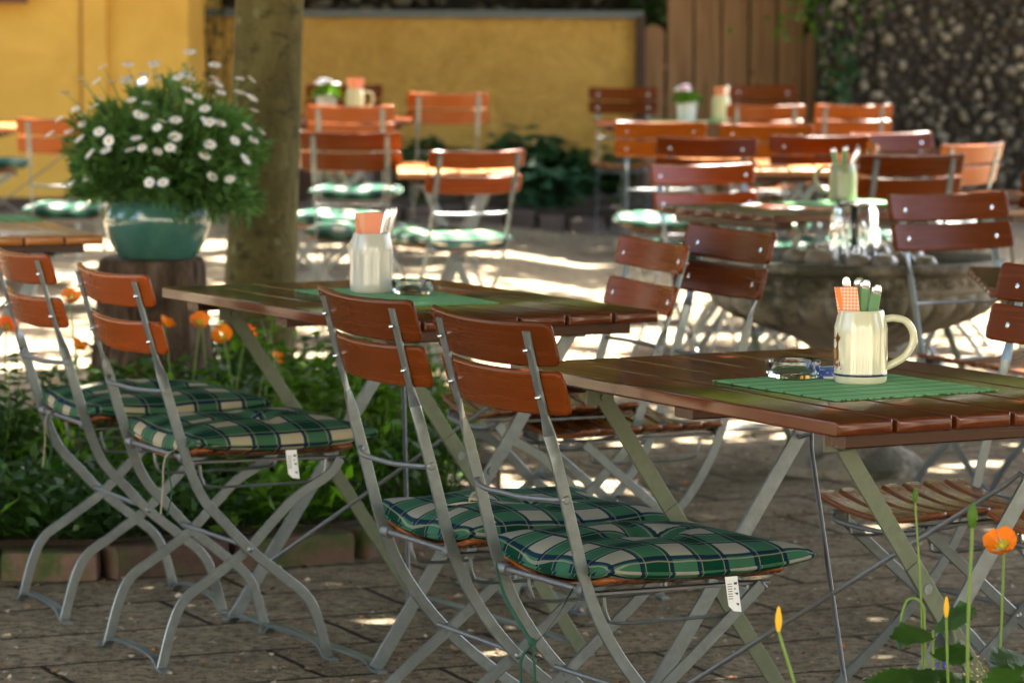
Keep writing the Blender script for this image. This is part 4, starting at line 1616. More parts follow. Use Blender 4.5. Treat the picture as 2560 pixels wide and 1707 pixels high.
V, Q = leaf_quads(P, D, rng.normal(size=(n, 3)) + np.array([0, 0, 1.2]), rng.uniform(.030, .060, n), rng.uniform(.007, .013, n), .3)
np_mesh('foliage', V, Q, M['leaf_daisy'], root)


def daisy_mesh():
    mb = MB()
    n_ = 13
    for k in range(n_):
        a = 2 * PI * k / n_
        ca, sa = math.cos(a), math.sin(a)
        w_ = .0050
        z1, z2 = .0010 * (k % 2), .0015 * math.sin(k * 2.3)
        vs = []
        for rr, ww, zz in ((.005, .5, 0), (.013, 1, .0022), (.0195, .9, .0015), (.0225, .35, 0)):
            vs.append((rr * ca - ww * w_ * sa, rr * sa + ww * w_ * ca, zz + z1 + z2 * rr / .02))
            vs.append((rr * ca + ww * w_ * sa, rr * sa - ww * w_ * ca, zz + z1 + z2 * rr / .02))
        mb.add(vs, [(0, 1, 3, 2), (2, 3, 5, 4), (4, 5, 7, 6)])
    return mb


# flower positions over the dome
fl = []
tries = 0
while len(fl) < 100 and tries < 6000:
    tries += 1
    a = rng.uniform(0, 2 * PI) if rng.random() < .45 else rng.uniform(PI, 2 * PI)
    el = math.asin(rng.uniform(-.02, 1.0))
    dv = np.array([math.cos(el) * math.cos(a), math.cos(el) * math.sin(a), math.sin(el)])
    if dv[2] < .25 and rng.random() < .45:
        continue
    q = rng.uniform(1.08, 1.42) if dv[2] > .15 else rng.uniform(1.02, 1.30)
    p = np.array([.015, 0, .055]) + dv * q * np.array([.245, .24, .315]) * np.array([1 + .40 * max(0, dv[2]) ** 1.5, 1 + .40 * max(0, dv[2]) ** 1.5, 1])
    if all(np.linalg.norm(p - o) > .037 for o in fl):
        fl.append(p)
proto = None
stems = MB()
for p in fl:
    dv = p - np.array([.015, 0, .05])
    nrm = Vector(dv / np.linalg.norm(dv))
    nrm = (nrm * .8 + Vector((0, -.10, .55)) + Vector(rng.normal(size=3) * .28)).normalized()
    if proto is None:
        f = daisy_mesh().build('flower_head', M['petal'], root, angle=180)
        mb = MB()
        mb.ball((0, 0, .001), .0068, 12, 8, sc=(1, 1, .65))
        mb.build('flower_centre', M['yellow'], f)
        proto = f
    else:
        f = proto.copy(); COL.objects.link(f); f.parent = root
        g = proto.children[0].copy(); COL.objects.link(g); g.parent = f
    f.location = p
    f.rotation_euler = nrm.to_track_quat('Z', 'Y').to_euler()
    sc = rng.uniform(.66, .96)
    f.scale = (sc, sc, sc)
    base = np.array([.015, 0, .05]) + (p - np.array([.015, 0, .05])) * .45
    stems.tube([base, (base + p) / 2 + np.array([0, 0, .006]), p - np.array(nrm) * .002], [.0014, .0012, .0012], 5)
for k in range(26):                              # unopened buds
    a = rng.uniform(0, 2 * PI); el = rng.uniform(-.1, 1.3)
    p = np.array([.015, 0, .06]) + np.array([math.cos(el) * math.cos(a), math.cos(el) * math.sin(a), math.sin(el)]) * rng.uniform(1.05, 1.3) * np.array([.225, .225, .33])
    stems.ball(p, .0055, 7, 5)
    stems.tube([p * .5 + np.array([0, 0, .05]), p], .001, 4)
stems.build('stems', M['stem'], root)

# ------------------------------------------------------------------ trees
FAR_GAP_Y0, FAR_GAP_Y1 = 13.9, 19.2


def make_trunk(root, base, top_z, r0, r1, lean, material=None, seed=0):
    mb = MB()
    r_ = random.Random(seed)
    nz = 26
    ph = [r_.uniform(0, 6.28) for _ in range(4)]
    rings = []
    for j in range(nz):
        t = j / (nz - 1)
        z = -.05 + (top_z + .05) * t
        rr = r0 + (r1 - r0) * t + r0 * .35 * math.exp(-t * 22)
        ring = []
        for k in range(40):
            a = 2 * PI * k / 40
            w_ = rr * (1 + .035 * math.sin(2 * a + ph[0] + t * 3) + .02 * math.sin(5 * a + ph[1] + t * 9) + .012 * math.sin(11 * a + t * 30))
            ring.append((lean[0] * t + w_ * math.cos(a), lean[1] * t + w_ * math.sin(a), z))
        rings.append(ring)
    mb.rings(rings)
    mb.build('trunk', material or M['bark'], root, angle=60)
    mb = MB()
    top = Vector((lean[0], lean[1], top_z * .97))
    for k in range(9):
        a = 2 * PI * k / 9 + r_.uniform(-.3, .3)
        L = r_.uniform(1.6, 2.8)
        e = top + Vector((math.cos(a) * L, math.sin(a) * L, r_.uniform(.7, 2.2)))
        s = Vector((lean[0] * .85, lean[1] * .85, top_z * r_.uniform(.72, .95)))
        mid = (s + e) / 2 + Vector((0, 0, .3))
        mb.tube(spline([s, mid, e], 12), [r1 * .55 * (1 - i / 13) + .012 for i in range(len(spline([s, mid, e], 12)))], 8)
    mb.build('limbs', material or M['bark'], root)


TREES = [
    ('tree', 'smooth olive-barked tree trunk rising beside the daisy pot', (-.885, 12.55), 3.4, .118, .108, (.11, .1)),
    ('tree', 'shade tree out of view on the right behind the fountain', (3.2, 10.5), 3.3, .14, .11, (0, 0)),
    ('tree', 'shade tree out of view beyond the plank gate', (2.6, 26.5), 3.6, .15, .12, (0, 0)),
    ('tree', 'shade tree out of view behind the yellow garden wall', (-1.4, 27.0), 3.6, .15, .12, (0, 0)),
    ('tree', 'shade tree out of view on the left near the house', (-3.6, 11.5), 3.3, .14, .11, (0, 0)),
    ('tree', 'shade tree out of view on the right near the front table', (3.4, 6.2), 3.3, .14, .11, (0, 0)),
    ('tree', 'unseen tree added behind the camera to block the back sky', (-2.6, -2.5), 3.3, .14, .11, (0, 0)),  # added, never seen: its crown keeps blue sky off the camera-facing slats
]
troots = []
for i, (nm, lab, (x, y), tz, r0, r1, lean) in enumerate(TREES):
    rt = thing(nm, lab, 'tree', (x, y, 0))
    make_trunk(rt, None, tz, r0, r1, lean, seed=i + 1)
    troots.append(rt)
bpy.context.view_layer.update()

# canopy leaves: sampled where their shadows should fall, then lifted towards the sun
zone = []
n1, n2, n3 = 52000, 24000, 6000
g1 = np.stack([rng.uniform(-4.5, 4.2, n1), rng.uniform(3.2, FAR_GAP_Y0 + .5, n1)], 1)
g2 = np.stack([rng.uniform(-4.2, 4.2, n2), rng.uniform(FAR_GAP_Y1 - .4, 25.5, n2)], 1)
g3 = np.stack([rng.uniform(-4.2, 4.2, n3), rng.uniform(FAR_GAP_Y0, FAR_GAP_Y1, n3)], 1)
g0 = np.stack([rng.uniform(-6, 6, 15000), rng.uniform(-7.0, 3.4, 15000)], 1)  # extra leaves over the camera that block the back sky
G = np.concatenate([g1, g2, g3, g0])


def wave(x, y):
    return np.sin(x * 2.1 + .6 * y) * np.cos(y * 1.7 - x * .8) + .6 * np.sin(x * 5.3 + 1.7) * np.sin(y * 4.1 + .4)


inner = (G[:, 1] > FAR_GAP_Y0 - .9 * sstep(.2, .6, G[:, 0]) + .35 * wave(G[:, 0], G[:, 1] * .3)) & (G[:, 1] < FAR_GAP_Y1 + 1.2 * sstep(1.0, 1.3, G[:, 0]) + .4 * wave(G[:, 0] + 3, G[:, 1] * .3))
keep = np.where(inner, False, True)
# a few leafy clumps dapple the sunny strip
clump = wave(G[:, 0] * 1.3 + 2, G[:, 1] * 1.2) > .34
keep |= inner & (clump | (rng.random(len(G)) < .20))
# sun flecks in the shade: small holes
fleck = [(rng.uniform(-.3, 2.0), rng.uniform(9.8, 13.6), rng.uniform(.06, .20)) for _ in range(34)]
fleck += [(rng.uniform(-2.0, 2.2), rng.uniform(7.6, 10.5), rng.uniform(.03, .06)) for _ in range(7)]
fleck += [(-.30, 20.2, .30), (-.9, 20.6, .18), (.3, 20.4, .25), (1.4, 20.0, .18), (1.9, 20.2, .16), (-2.0, 20.6, .5), (-1.1, 19.6, .3)]
thin = rng.random(len(G)) < .55
for fx, fy, fr in fleck:
    keep &= ~(((((G[:, 0] - fx) / 1.5) ** 2 + (G[:, 1] - fy) ** 2) < fr * fr) & (thin | (fy > 19) | (rng.random(len(G)) < .25 + .35 * (fx > .2))))
G = G[keep]
n = len(G)
hz = 3.3 + 3.6 * rng.random(n) ** 1.1
Z0 = .42
P = np.stack([G[:, 0] + SUN.x / SUN.z * (hz - Z0), G[:, 1] + SUN.y / SUN.z * (hz - Z0), hz], 1)
D = rand_dirs(n); D[:, 2] -= .25
N = rng.normal(size=(n, 3)) * .55 + np.array(SUN)
ln = rng.uniform(.16, .27, n) * np.where(G[:, 1] < 3.0, 1.5, 1.0); wd = ln * rng.uniform(.62, .8, n)
# leaf centred on its point
P = P - D / np.linalg.norm(D, axis=1)[:, None] * ln[:, None] * .5
tp_ = np.array([[t[2][0], t[2][1]] for t in TREES])
own = np.argmin(((P[:, None, :2] - tp_[None]) ** 2).sum(-1), 1)
for i, rt in enumerate(troots):
    s = own == i
    if not s.any():
        continue
    V, Q = leaf_quads(P[s] - np.array([*tp_[i], 0]), D[s], N[s], ln[s], wd[s])
    np_mesh('crown', V, Q, M['leaf_tree'], rt)

# ------------------------------------------------------------------ bed plants
TRX, TRY = -.885, 12.55


def in_bed(x, y):
    ins = np.zeros(len(x), bool)
    j = len(BED) - 1
    for i in range(len(BED)):
        xi, yi = BED[i]; xj, yj = BED[j]
        c = ((yi > y) != (yj > y)) & (x < (xj - xi) * (y - yi) / (yj - yi + 1e-12) + xi)
        ins ^= c
        j = i
    return ins


n = 16000
x = rng.uniform(-2.3, -.12, n); y = 9.08 + rng.random(n) ** 1.4 * 4.0
ok = in_bed(x, y) & (np.hypot(x - SX, y - SY) > .22) & (np.hypot(x - TRX, y - TRY) > .15)
x, y = x[ok], y[ok]
n = len(x)
hmax = .08 + .13 * np.clip(wave(x * 2.2, y * 2.0) * .4 + .55, 0, 1) + .10 * sstep(9.3, 10.2, y) * (1 - sstep(-1.0, -.7, x))
z = .08 + hmax * rng.random(n) ** .8
P = np.stack([x, y - .10 * (z > .10) * (y < 9.5), z], 1)
D = rng.normal(size=(n, 3)) * .8; D[:, 2] = np.abs(D[:, 2]) * .5 + .12; D[:, 1] -= .15
V, Q = leaf_quads(P, D, rng.normal(size=(n, 3)) * .4 + np.array([0, -.3, 1]), rng.uniform(.03, .075, n), rng.uniform(.014, .032, n), .2)
gmid = np.where(wave(x * 3 + 1, y * 2.7) > .35, 1, 0)
tag(np_mesh('ground_cover', V, Q, [M['leaf_bed'], M['leaf_bright']], midx=gmid), kind='stuff', label='dense low green foliage filling the flower bed', cat='ground cover')
# grass blades hanging over the kerb
n = 2200
t = rng.random(n)
kx = -1.6 + 1.45 * t
ky = np.interp(kx, [-2.6, -1.28, -1.02, -.42, -.1], [9.0, 9.07, 9.09, 9.43, 9.85])
P = np.stack([kx, ky + rng.uniform(.02, .25, n), np.full(n, .09)], 1)
D = np.stack([rng.normal(size=n) * .5, -.6 - rng.random(n), .1 + rng.random(n)], 1)
V, Q = leaf_quads(P, D, np.tile([0, 0, 1.0], (n, 1)), rng.uniform(.08, .20, n), rng.uniform(.003, .006, n), .1)
tag(np_mesh('grass', V, Q, M['leaf_bed']), kind='stuff', label='thin grass blades hanging over the kerb', cat='grass')


def tulip_plant(label, x, y, s):
    root = thing('broad_leaf_plant', label, 'plant', (x, y, .08), 0, 'broad blue-green leaves in the bed')
    r_ = random.Random(int(x * 977))
    for k in range(4):
        a = r_.uniform(0, 2 * PI)
        mb = MB()
        L = s * r_.uniform(.75, 1.1)
        pts, hw, td = [], [], []
        for i in range(10):
            t = i / 9
            q = .12 * t + .28 * t * t * r_.uniform(.8, 1.1)
            pts.append((math.cos(a) * q * L, math.sin(a) * q * L, L * (t - .18 * t * t)))
            hw.append(max(.001, .034 * s / .2 * math.sin(PI * min(1, .12 + t * .88)) ** .7))
        w_ = Vector((-math.sin(a), math.cos(a), 0))
        mb.sweep([Vector(p) for p in pts], w_, Vector((math.cos(a), math.sin(a), -.3)).normalized(), hw, .0012, .0005, 1)
        mb.build('leaf', M['leaf_blue'], root)
    return root


tulip_plant('broad blue-green leaved plant at the far left behind the chair legs', -1.30, 9.28, .22)
tulip_plant('broad blue-green leaved plant left under the side-on chair', -1.16, 9.30, .19)


def leafy_plant(label, x, y, z0, h, spread, n_st, lw, material, seed, grp):
    root = thing('leafy_plant', label, 'plant', (x, y, z0), 0, grp)
    r_ = np.random.default_rng(seed)
    st = MB()
    Ps, Ds, Ns, Ls, Ws = [], [], [], [], []
    for k in range(n_st):
        a = r_.uniform(0, 2 * PI)
        top = np.array([math.cos(a) * spread * r_.random(), math.sin(a) * spread * r_.random(), h * r_.uniform(.6, 1.0)])
        base = top * np.array([.15, .15, 0])
        mid = (base + top) / 2 + np.array([0, 0, h * .08])
        pts = spline([base, mid, top], 10)
        st.tube(pts, [.0026 * (1 - i / (len(pts) + 3)) + .0006 for i in range(len(pts))], 5)
        m_ = max(4, int(h / .028))
        for i in range(m_):
            t = .25 + .75 * i / (m_ - 1)
            p = np.array(pts[min(len(pts) - 1, int(t * (len(pts) - 1)))])
            for sd in (-1, 1):
                an = a + sd * 1.4 + r_.normal() * .4 + i * 1.2
                Ps.append(p); Ds.append([math.cos(an), math.sin(an), r_.uniform(-.35, .35)]); Ns.append([r_.normal() * .3, r_.normal() * .3 - .2, 1])
                Ls.append(lw * r_.uniform(.8, 1.5)); Ws.append(lw * r_.uniform(.45, .7))
    st.build('stems', M['stem'], root)
    V, Q = leaf_quads(np.array(Ps), np.array(Ds), np.array(Ns), np.array(Ls), np.array(Ws), .12)
    np_mesh('foliage', V, Q, material, root)
    return root


LPG = 'leafy plants under the middle table'
leafy_plant('bright oval-leaved plant under the middle table next to the tree trunk', -.52, 9.75, .08, .52, .16, 9, .05, M['leaf_bright'], 1, LPG)
leafy_plant('tallest oval-leaved plant under the middle table by the red-brown backrest', -.36, 9.85, .08, .55, .13, 8, .05, M['leaf_bright'], 2, LPG)
leafy_plant('loose airy plant at the right end of the flower bed', -.20, 10.0, .08, .40, .18, 11, .032, M['leaf_bright'], 3, LPG)
leafy_plant('dense green plant filling the bed behind the side-on chair', -.72, 9.75, .08, .36, .22, 14, .038, M['leaf_bed'], 4, LPG)
leafy_plant('green plant at the left edge of the bed behind the leftmost near chair', -1.36, 9.6, .08, .42, .20, 12, .04, M['leaf_bed'], 5, LPG)
leafy_plant('low plant between the stump and the leftmost near chair', -1.25, 10.2, .08, .34, .16, 9, .036, M['leaf_bed'], 6, LPG)
FBG = 'dark plants below the yellow garden wall'
for k, (x, y, h, s, lw) in enumerate([(-.28, 23.4, .42, .2, .10), (.05, 23.3, .50, .25, .13), (.40, 23.3, .42, .28, .12), (.66, 23.5, .36, .2, .10), (-.6, 23.5, .45, .25, .10), (.22, 23.0, .26, .2, .16)]):
    leafy_plant(['dark plant at the left end of the wall bed, beside the white cushion chair', 'tall dark plant in the middle of the wall bed', 'dark plant in the wall bed left of the orange chair', 'dark plant at the right end of the wall bed behind the orange chair',
                 'dark plant of the wall bed hidden behind the lone chair', 'big-leaved pale green plant at the front of the wall bed'][k], x, y, .14, h, s, 12, lw, M['leaf_dark'] if k < 5 else M['leaf_blue'], 40 + k, FBG)


def poppy(label, x, y, z0, top, kind, seed, lean=(0, 0), s=1.0, face=(0, -.5, .8), grp='orange poppies'):
    """kind: open, bud, droop, pod"""
    r_ = random.Random(seed)
    root = thing('poppy', label, 'poppy', (x, y, z0), 0, grp)
    H = top - z0
    mb = MB()
    tip = Vector((lean[0], lean[1], H))
    pts = spline([(0, 0, 0), (lean[0] * .2 + r_.uniform(-.006, .006), lean[1] * .2, H * .4), (lean[0] * .6, lean[1] * .6, H * .75), tip], 18)
    if kind == 'droop':
        pts += spline([tip, tip + Vector((-.010, 0, .014)), tip + Vector((-.026, 0, .012)), tip + Vector((-.034, 0, -.012)), tip + Vector((-.036, 0, -.036))], 12)[1:]
        tip = pts[-1]
    k = len(pts)
    mb.tube(pts, [.0022 * s] * k, 7)
    mb.build('stem', M['stem'], root)
    if kind == 'open':
        nrm = Vector(face).normalized()
        q = nrm.to_track_quat('Z', 'Y').to_matrix()
        for p in range(4):
            mb = MB()
            a0 = p * PI / 2 + r_.uniform(-.2, .2)
            g = []
            nu, nv = 9, 7
            cup = r_.uniform(.75, 1.05)
            for i in range(nu):
                for j in range(nv):
                    t = i / (nu - 1); w_ = (j / (nv - 1) - .5) * 2
                    rr = .027 * s * t
                    an = a0 + w_ * .95 * (t ** .4)
                    zz = .024 * s * t ** 1.6 * cup + .0028 * s * math.sin(w_ * 7 + p) * t - .004 * s * w_ * w_ * t
                    edge = 1 - .12 * w_ * w_ * t
                    v_ = q @ Vector((rr * edge * math.cos(an), rr * edge * math.sin(an), zz))
                    g.append(tip + v_)
            fs = [(i * nv + j, i * nv + j + 1, (i + 1) * nv + j + 1, (i + 1) * nv + j) for i in range(nu - 1) for j in range(nv - 1)]
            mb.add(g, fs)
            mb.build('petal', M['poppy'] if seed % 3 else M['poppy_red'], root, angle=180)
        mb = MB()
        c = tip + nrm * .006 * s
        mb.ball(c, .0055 * s, 10, 7)
        for i in range(24):
            a = r_.uniform(0, 6.28)
            e = q @ Vector((.010 * s * math.cos(a), .010 * s * math.sin(a), .010 * s * r_.uniform(.7, 1.2)))
            mb.tube([c, tip + e], .0005, 4)
            mb.ball(tip + e, .0011 * s, 5, 4)
        mb.build('flower_centre', mat('poppy_centre', (.42, .42, .03), .7), root)
    else:
        mb = MB()
        dr = Vector((0, 0, 1)) if kind != 'droop' else Vector((0, 0, -1))
        m_ = {'bud': 'leaf_bright', 'droop': 'leaf_blue', 'orange_bud': 'yellow'}[kind]
        L, w_ = (.030, .0065) if kind != 'orange_bud' else (.032, .0045)
        rs = [.0022, w_ * .75, w_, w_ * .85, w_ * .45, .0006]
        mb.tube([tip + dr * (L * s * t) for t in (0, .15, .4, .65, .9, 1.0)], [r * s for r in rs], 9)
        mb.build('bud', M[m_], root)
    return root


OPP = [(-.908, 10.6, .502, 1.15, (.1, -.7, .7)), (-.83, 10.5, .472, 1.15, (-.2, -.75, .5)), (-.768, 10.5, .478, 1.05, (.5, -.6, .6)), (-1.01, 10.6, .498, .95, (.6, -.2, .7)), (-1.237, 10.2, .598, 1.15, (.2, -.4, .8)),
       (-1.361, 9.8, .556, 1.15, (.4, -.5, .7)), (-.676, 10.3, .552, 1.0, (0, -.5, .8)), (-.668, 10.2, .446, 1.0, (.9, -.35, .3)), (-.942, 11.0, .53, 1.0, (0, -.7, .6)), (-1.195, 10.0, .485, .85, (.5, -.3, .7))]
OPL = ['yellow-orange cupped poppy in front of the stump', 'deep orange poppy under the middle table leg', 'rounded orange poppy next to the slanting table leg', 'folded orange poppy peeping past the orange slat',
       'orange poppy between the two near-left backrests', 'orange poppy cut by the left picture edge', 'orange poppy hanging right under the middle table edge', 'orange poppy half behind the slanting table leg',
       'pale orange poppy just under the middle table corner', 'small orange poppy low behind the leftmost backrest']
for k, ((x, y, z, s, fc), lab) in enumerate(zip(OPP, OPL)):
    lx_ = random.Random(k).uniform(-.05, .05)
    poppy(lab, x - lx_, y + .03, .08, z, 'open', k + 1, (lx_, -.03), s, fc)
# poppies close to the camera at the lower right, rooted in a bed below the picture
mb = MB()
mb.box((.72, 5.35, .04), (1.3, .62, .08))
tag(mb.build('flower_bed', M['soil'], smooth=False), kind='structure')
FG = 'poppy stalks at the lower right'
poppy('open orange poppy at the lower right in front of the table legs', .742, 5.5, .08, .613, 'open', 4, (.006, 0), 1.0, (-.35, -.62, .6), FG)
poppy('orange poppy cut by the lower right picture edge', .772, 5.42, .08, .598, 'open', 9, (.02, 0), 1.1, (.2, -.7, .5), FG)
poppy('thin tall poppy stalk with a slender green bud', .640, 5.5, .08, .682, 'bud', 21, (-.028, 0), .75, grp=FG)
poppy('thick poppy stalk with a fat green bud at the lower right', .664, 5.3, .08, .672, 'bud', 22, (.010, 0), 1.25, grp=FG)
poppy('poppy stalk topped by a dry orange-brown bud', .668, 5.45, .08, .515, 'orange_bud', 23, (-.012, 0), 1.0, grp=FG)
poppy('bent poppy stalk with a hanging hairy bud', .640, 5.5, .08, .520, 'droop', 24, (-.012, 0), .95, grp=FG)
poppy('leaning stalk with a yellow bud in front of the table leg foot', .47, 5.2, .08, .535, 'orange_bud', 25, (-.085, 0), 1.15, grp=FG)


def toothed_leaf(root, base, direction, L, wdt, up=(0, 0, 1), seed=0):
    """deeply cut poppy leaf: a midrib with pairs of pointed lobes"""
    r_ = random.Random(seed)
    b, d = Vector(base), Vector(direction).normalized()
    upv = Vector(up)
    s = d.cross(upv).normalized()
    n_ = s.cross(d).normalized()
    mb = MB()
    for i in range(9):
        t = i / 8
        c = b + d * (L * t) - n_ * (L * .22 * t * t)
        ln_ = wdt * math.sin(PI * min(.98, .18 + t * .74)) * r_.uniform(.85, 1.15)
        for sg in (-1, 1):
            e = c + s * (sg * ln_) + d * (ln_ * .75) + n_ * (.1 * ln_ * r_.uniform(-1, 1))
            m1 = c + s * (sg * ln_ * .55) + d * (ln_ * .75 + .006)
            m2 = c + s * (sg * ln_ * .6) + d * (ln_ * .12)
            mb.add([c - d * .006, m2, e, m1, c + d * .012], [(0, 1, 2, 3, 4)])
    mb.build('leaf', M['leaf_bed'], root, smooth=False)


root = thing('poppy_foliage', 'clump of cut green poppy leaves at the bottom right among the stalks', 'plant', (.64, 5.48, .08))
for k, (dx, dz, dr, L) in enumerate([(-.02, .345, (-1, -.3, -.15), .085), (0.0, .35, (-.3, -.8, -.1), .06), (.005, .345, (.8, -.5, -.35), .06), (.0, .40, (-.9, -.2, .15), .055), (.005, .41, (.6, -.2, .5), .055), (.0, .375, (.7, -.3, .05), .05), (-.01, .33, (-.5, -.6, -.6), .07)]):
    toothed_leaf(root, (dx, 0, dz), dr, L, .024, (0, -.6, .8), k)
mb = MB()
mb.tube(spline([(0, .02, 0), (.003, .0, .2), (0, 0, .41)], 12), .0022, 6)
mb.build('stem', M['stem'], root)
root = thing('poppy_foliage', 'single clump of cut leaves in the bottom right corner', 'plant', (.775, 5.45, .08))
for k, (dx, dz, dr, L) in enumerate([(.0, .37, (-.8, -.3, -.55), .10), (.0, .375, (-.5, -.5, .1), .06), (.0, .34, (-.6, -.4, -.8), .08)]):
    toothed_leaf(root, (dx, 0, dz), dr, L, .026, (0, -.6, .8), 20 + k)
mb = MB()
mb.tube([(0, .02, 0), (0, 0, .2), (0, 0, .375)], .0022, 6)
mb.build('stem', M['stem'], root)
M['blueflower'] = mat('blue_violet_flower', (.07, .06, .42), .7)
M['dryflower'] = mat('dry_brown_seedhead', (.30, .20, .07), .8)
GHL = ['grape hyacinth spike with a few blue bells left', 'leftmost withered grape hyacinth spike', 'second withered grape hyacinth spike beside the thick stalk', 'brown-tipped grape hyacinth spike right of the thick stalk', 'rightmost withered grape hyacinth spike', 'short grape hyacinth spike with blue bells near the bottom edge']
for k, (x, h) in enumerate([(.655, .44), (.607, .415), (.632, .42), (.697, .425), (.718, .43), (.645, .395)]):
    root = thing('grape_hyacinth', GHL[k], 'flower', (x, 5.5 + .015 * (k % 3), .08), 0, 'withered grape hyacinths')
    r_ = random.Random(k + 50)
    mb = MB()
    mb.tube(spline([(0, 0, 0), (.004, 0, h * .5), (r_.uniform(-.01, .01), 0, h - .08)], 10), .0017, 6)
    for i in range(16):
        z = h - .085 - .06 + i * .0045
        a = i * 2.4
        mb.tube([(0.002, 0, z), (.009 * math.cos(a), .009 * math.sin(a), z + .002)], .0006, 4)
    mb.build('stem', M['stem'], root)
    mb = MB()
    for i in range(20):
        z = h - .14 + i * .0038
        a = i * 2.4 + 1
        rr = .010 * (1 - i / 40)
        mb.ball((rr * math.cos(a), rr * math.sin(a), z), .0022 if k % 5 else .0034, 6, 5)
    mb.build('bells', M['blueflower'] if k in (0, 5) else M['dryflower'], root)

# ------------------------------------------------------------------ buildings and walls at the back
WY = 25.0
GZ = .035
root = thing('garden_wall', 'low yellow plastered garden wall with grey coping and brown plinth', 'wall', (0, WY, 0))
mb = MB()
mb.box((-.70, .15, .86), (3.06, .30, .96))
mb.build('plaster', M['plaster'], root, smooth=False)
mb = MB()
mb.box((-.70, .15, .19), (3.04, .28, .379))
mb.build('plinth', M['plinth'], root, smooth=False)
mb = MB()
mb.sweep([(-2.23, .14, 1.368), (.885, .14, 1.368)], Vector((0, 1, 0)), Vector((0, 0, 1)), .20, .026, .006, 2)
mb.build('coping', M['coping'], root)
# the house on the left
root = thing('yellow_house', 'bright yellow plastered house corner on the left', 'house', (-2.09, 23.6, 0))
mb = MB()
mb.box((-4.0, 3.0, 3.0), (8.0, 6.0, 6.0))
mb.build('wall', M['plaster_house'], root, smooth=False)
mb = MB()
mb.box((-.60, -.012, 3.0), (.15, .06, 5.98))
mb.build('pilaster', M['plaster_house'], root, smooth=False)
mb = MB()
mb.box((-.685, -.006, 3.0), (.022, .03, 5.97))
mb.build('groove_strip', mat('dark_ochre_strip', (.36, .17, .03), .9), root, smooth=False)  # strip in a darker ochre beside the pilaster
mb = MB()
for bx, bz, sx, sz in ((-1.0 - .0, 1.475, .16 + .02, .06), (-1.65, 1.475, 1.14, .06)):
    pass
mb.box((-1.66, -.03, 1.455), (1.26, .10, .06))
win = mb.build('window_sill', M['dark_wood'], root, smooth=False)
mb = MB()
mb.box((-1.02, -.02, 2.15), (.08, .07, 1.29)); mb.box((-2.2, -.02, 2.15), (.08, .07, 1.29)); mb.box((-1.61, -.02, 2.82), (1.26, .07, .08)); mb.box((-1.61, -.018, 2.15), (.06, .06, 1.24))
fr = mb.build('window_frame', M['dark_wood'], root, smooth=False)
mb = MB()
mb.box((-1.61, -.004, 2.15), (1.10, .012, 1.26))
mb.build('pane', mat('window_glass', (.03, .035, .04), .05), fr, smooth=False)
mb = MB()
mb.box((-4.0, -.02, .09), (8.02, .05, .18))
mb.build('plinth', M['plinth'], root, smooth=False)


# added facade behind the camera: its sunlit front bounces fill onto the shaded tables
root = thing('fill_facade', 'pale facade added out of view behind the camera to bounce fill light', 'house', (0, -7.5, 0))
mb = MB()
mb.box((0, -3.0, 6.5), (30.0, 6.0, 13.0))
mb.build('wall', mat('fill_facade_plaster', (.42, .40, .35), .9), root, smooth=False)
for k in range(6):
    mb = MB()
    mb.box((-8.75 + 3.5 * k, .01, 1.7), (1.2, .10, 1.5))
    fr = mb.build('window', M['dark_wood'], root, smooth=False)
    mb = MB()
    mb.box((-8.75 + 3.5 * k, .065, 1.7), (1.02, .012, 1.32))
    mb.build('pane', bpy.data.materials['window_glass'], fr, smooth=False)


def stones_wall(name, label, x0, x1, y, z0, z1, size, seed, pale, thick=.4, grp=None):
    root = thing(name, label, 'wall', ((x0 + x1) / 2, y, 0), 0, grp)
    r_ = random.Random(seed)
    mb = MB()
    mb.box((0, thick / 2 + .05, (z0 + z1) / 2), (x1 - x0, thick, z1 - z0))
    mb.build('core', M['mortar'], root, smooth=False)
    mb = MB()
    placed = {}
    cell = size * 1.2
    tries = int((x1 - x0) * (z1 - z0) / (size * size) * 9)
    for _ in range(tries):
        s_ = size * r_.uniform(.45, 1.2)
        px, pz = r_.uniform(-(x1 - x0) / 2, (x1 - x0) / 2), r_.uniform(z0, z1)
        gi, gj = int(px // cell), int(pz // cell)
        if any((px - q[0]) ** 2 * .75 + (pz - q[1]) ** 2 * 1.25 < ((s_ + q[2]) * .43) ** 2 for a_ in (-1, 0, 1) for b_ in (-1, 0, 1) for q in placed.get((gi + a_, gj + b_), ())):
            continue
        placed.setdefault((gi, gj), []).append((px, pz, s_))
        sx, sy, sz = s_ * r_.uniform(.42, .56), s_ * .42, s_ * r_.uniform(.34, .48)
        rz = r_.uniform(-.5, .5)
        o0 = len(mb.v)
        mb.ball((0, 0, 0), 1, 9, 6, mat=0 if r_.random() > pale else 1)
        p1, p2 = r_.uniform(0, 6), r_.uniform(0, 6)
        dy = r_.uniform(-.03, .04)
        for i in range(o0, len(mb.v)):
            vx, vy, vz = mb.v[i]
            k = 1 + .20 * math.sin(3 * vx + p1) + .18 * math.sin(4 * vz + 2 * vy + p2)
            vx, vy, vz = vx * sx * k, vy * sy * k, vz * sz * k
            mb.v[i] = (px + vx * math.cos(rz) - vz * math.sin(rz), dy + vy, pz + vx * math.sin(rz) + vz * math.cos(rz))
    mb.build('stones', [M['wall_stone'], M['pale_stone']], root, angle=60)
    return root


M['pale_stone'] = stone('pale_rubble_stone', (.17, .148, .105), (.07, .058, .04), 4)
stones_wall('rubble_wall', 'dark rubble wall of pale round stones on the right', 2.02, 5.2, 24.2, 0, 3.0, .078, 2, .42)
stones_wall('rubble_wall', 'strip of rubble stones above the yellow garden wall', -2.3, 5.2, 26.2, .0, 2.6, .13, 6, .75)
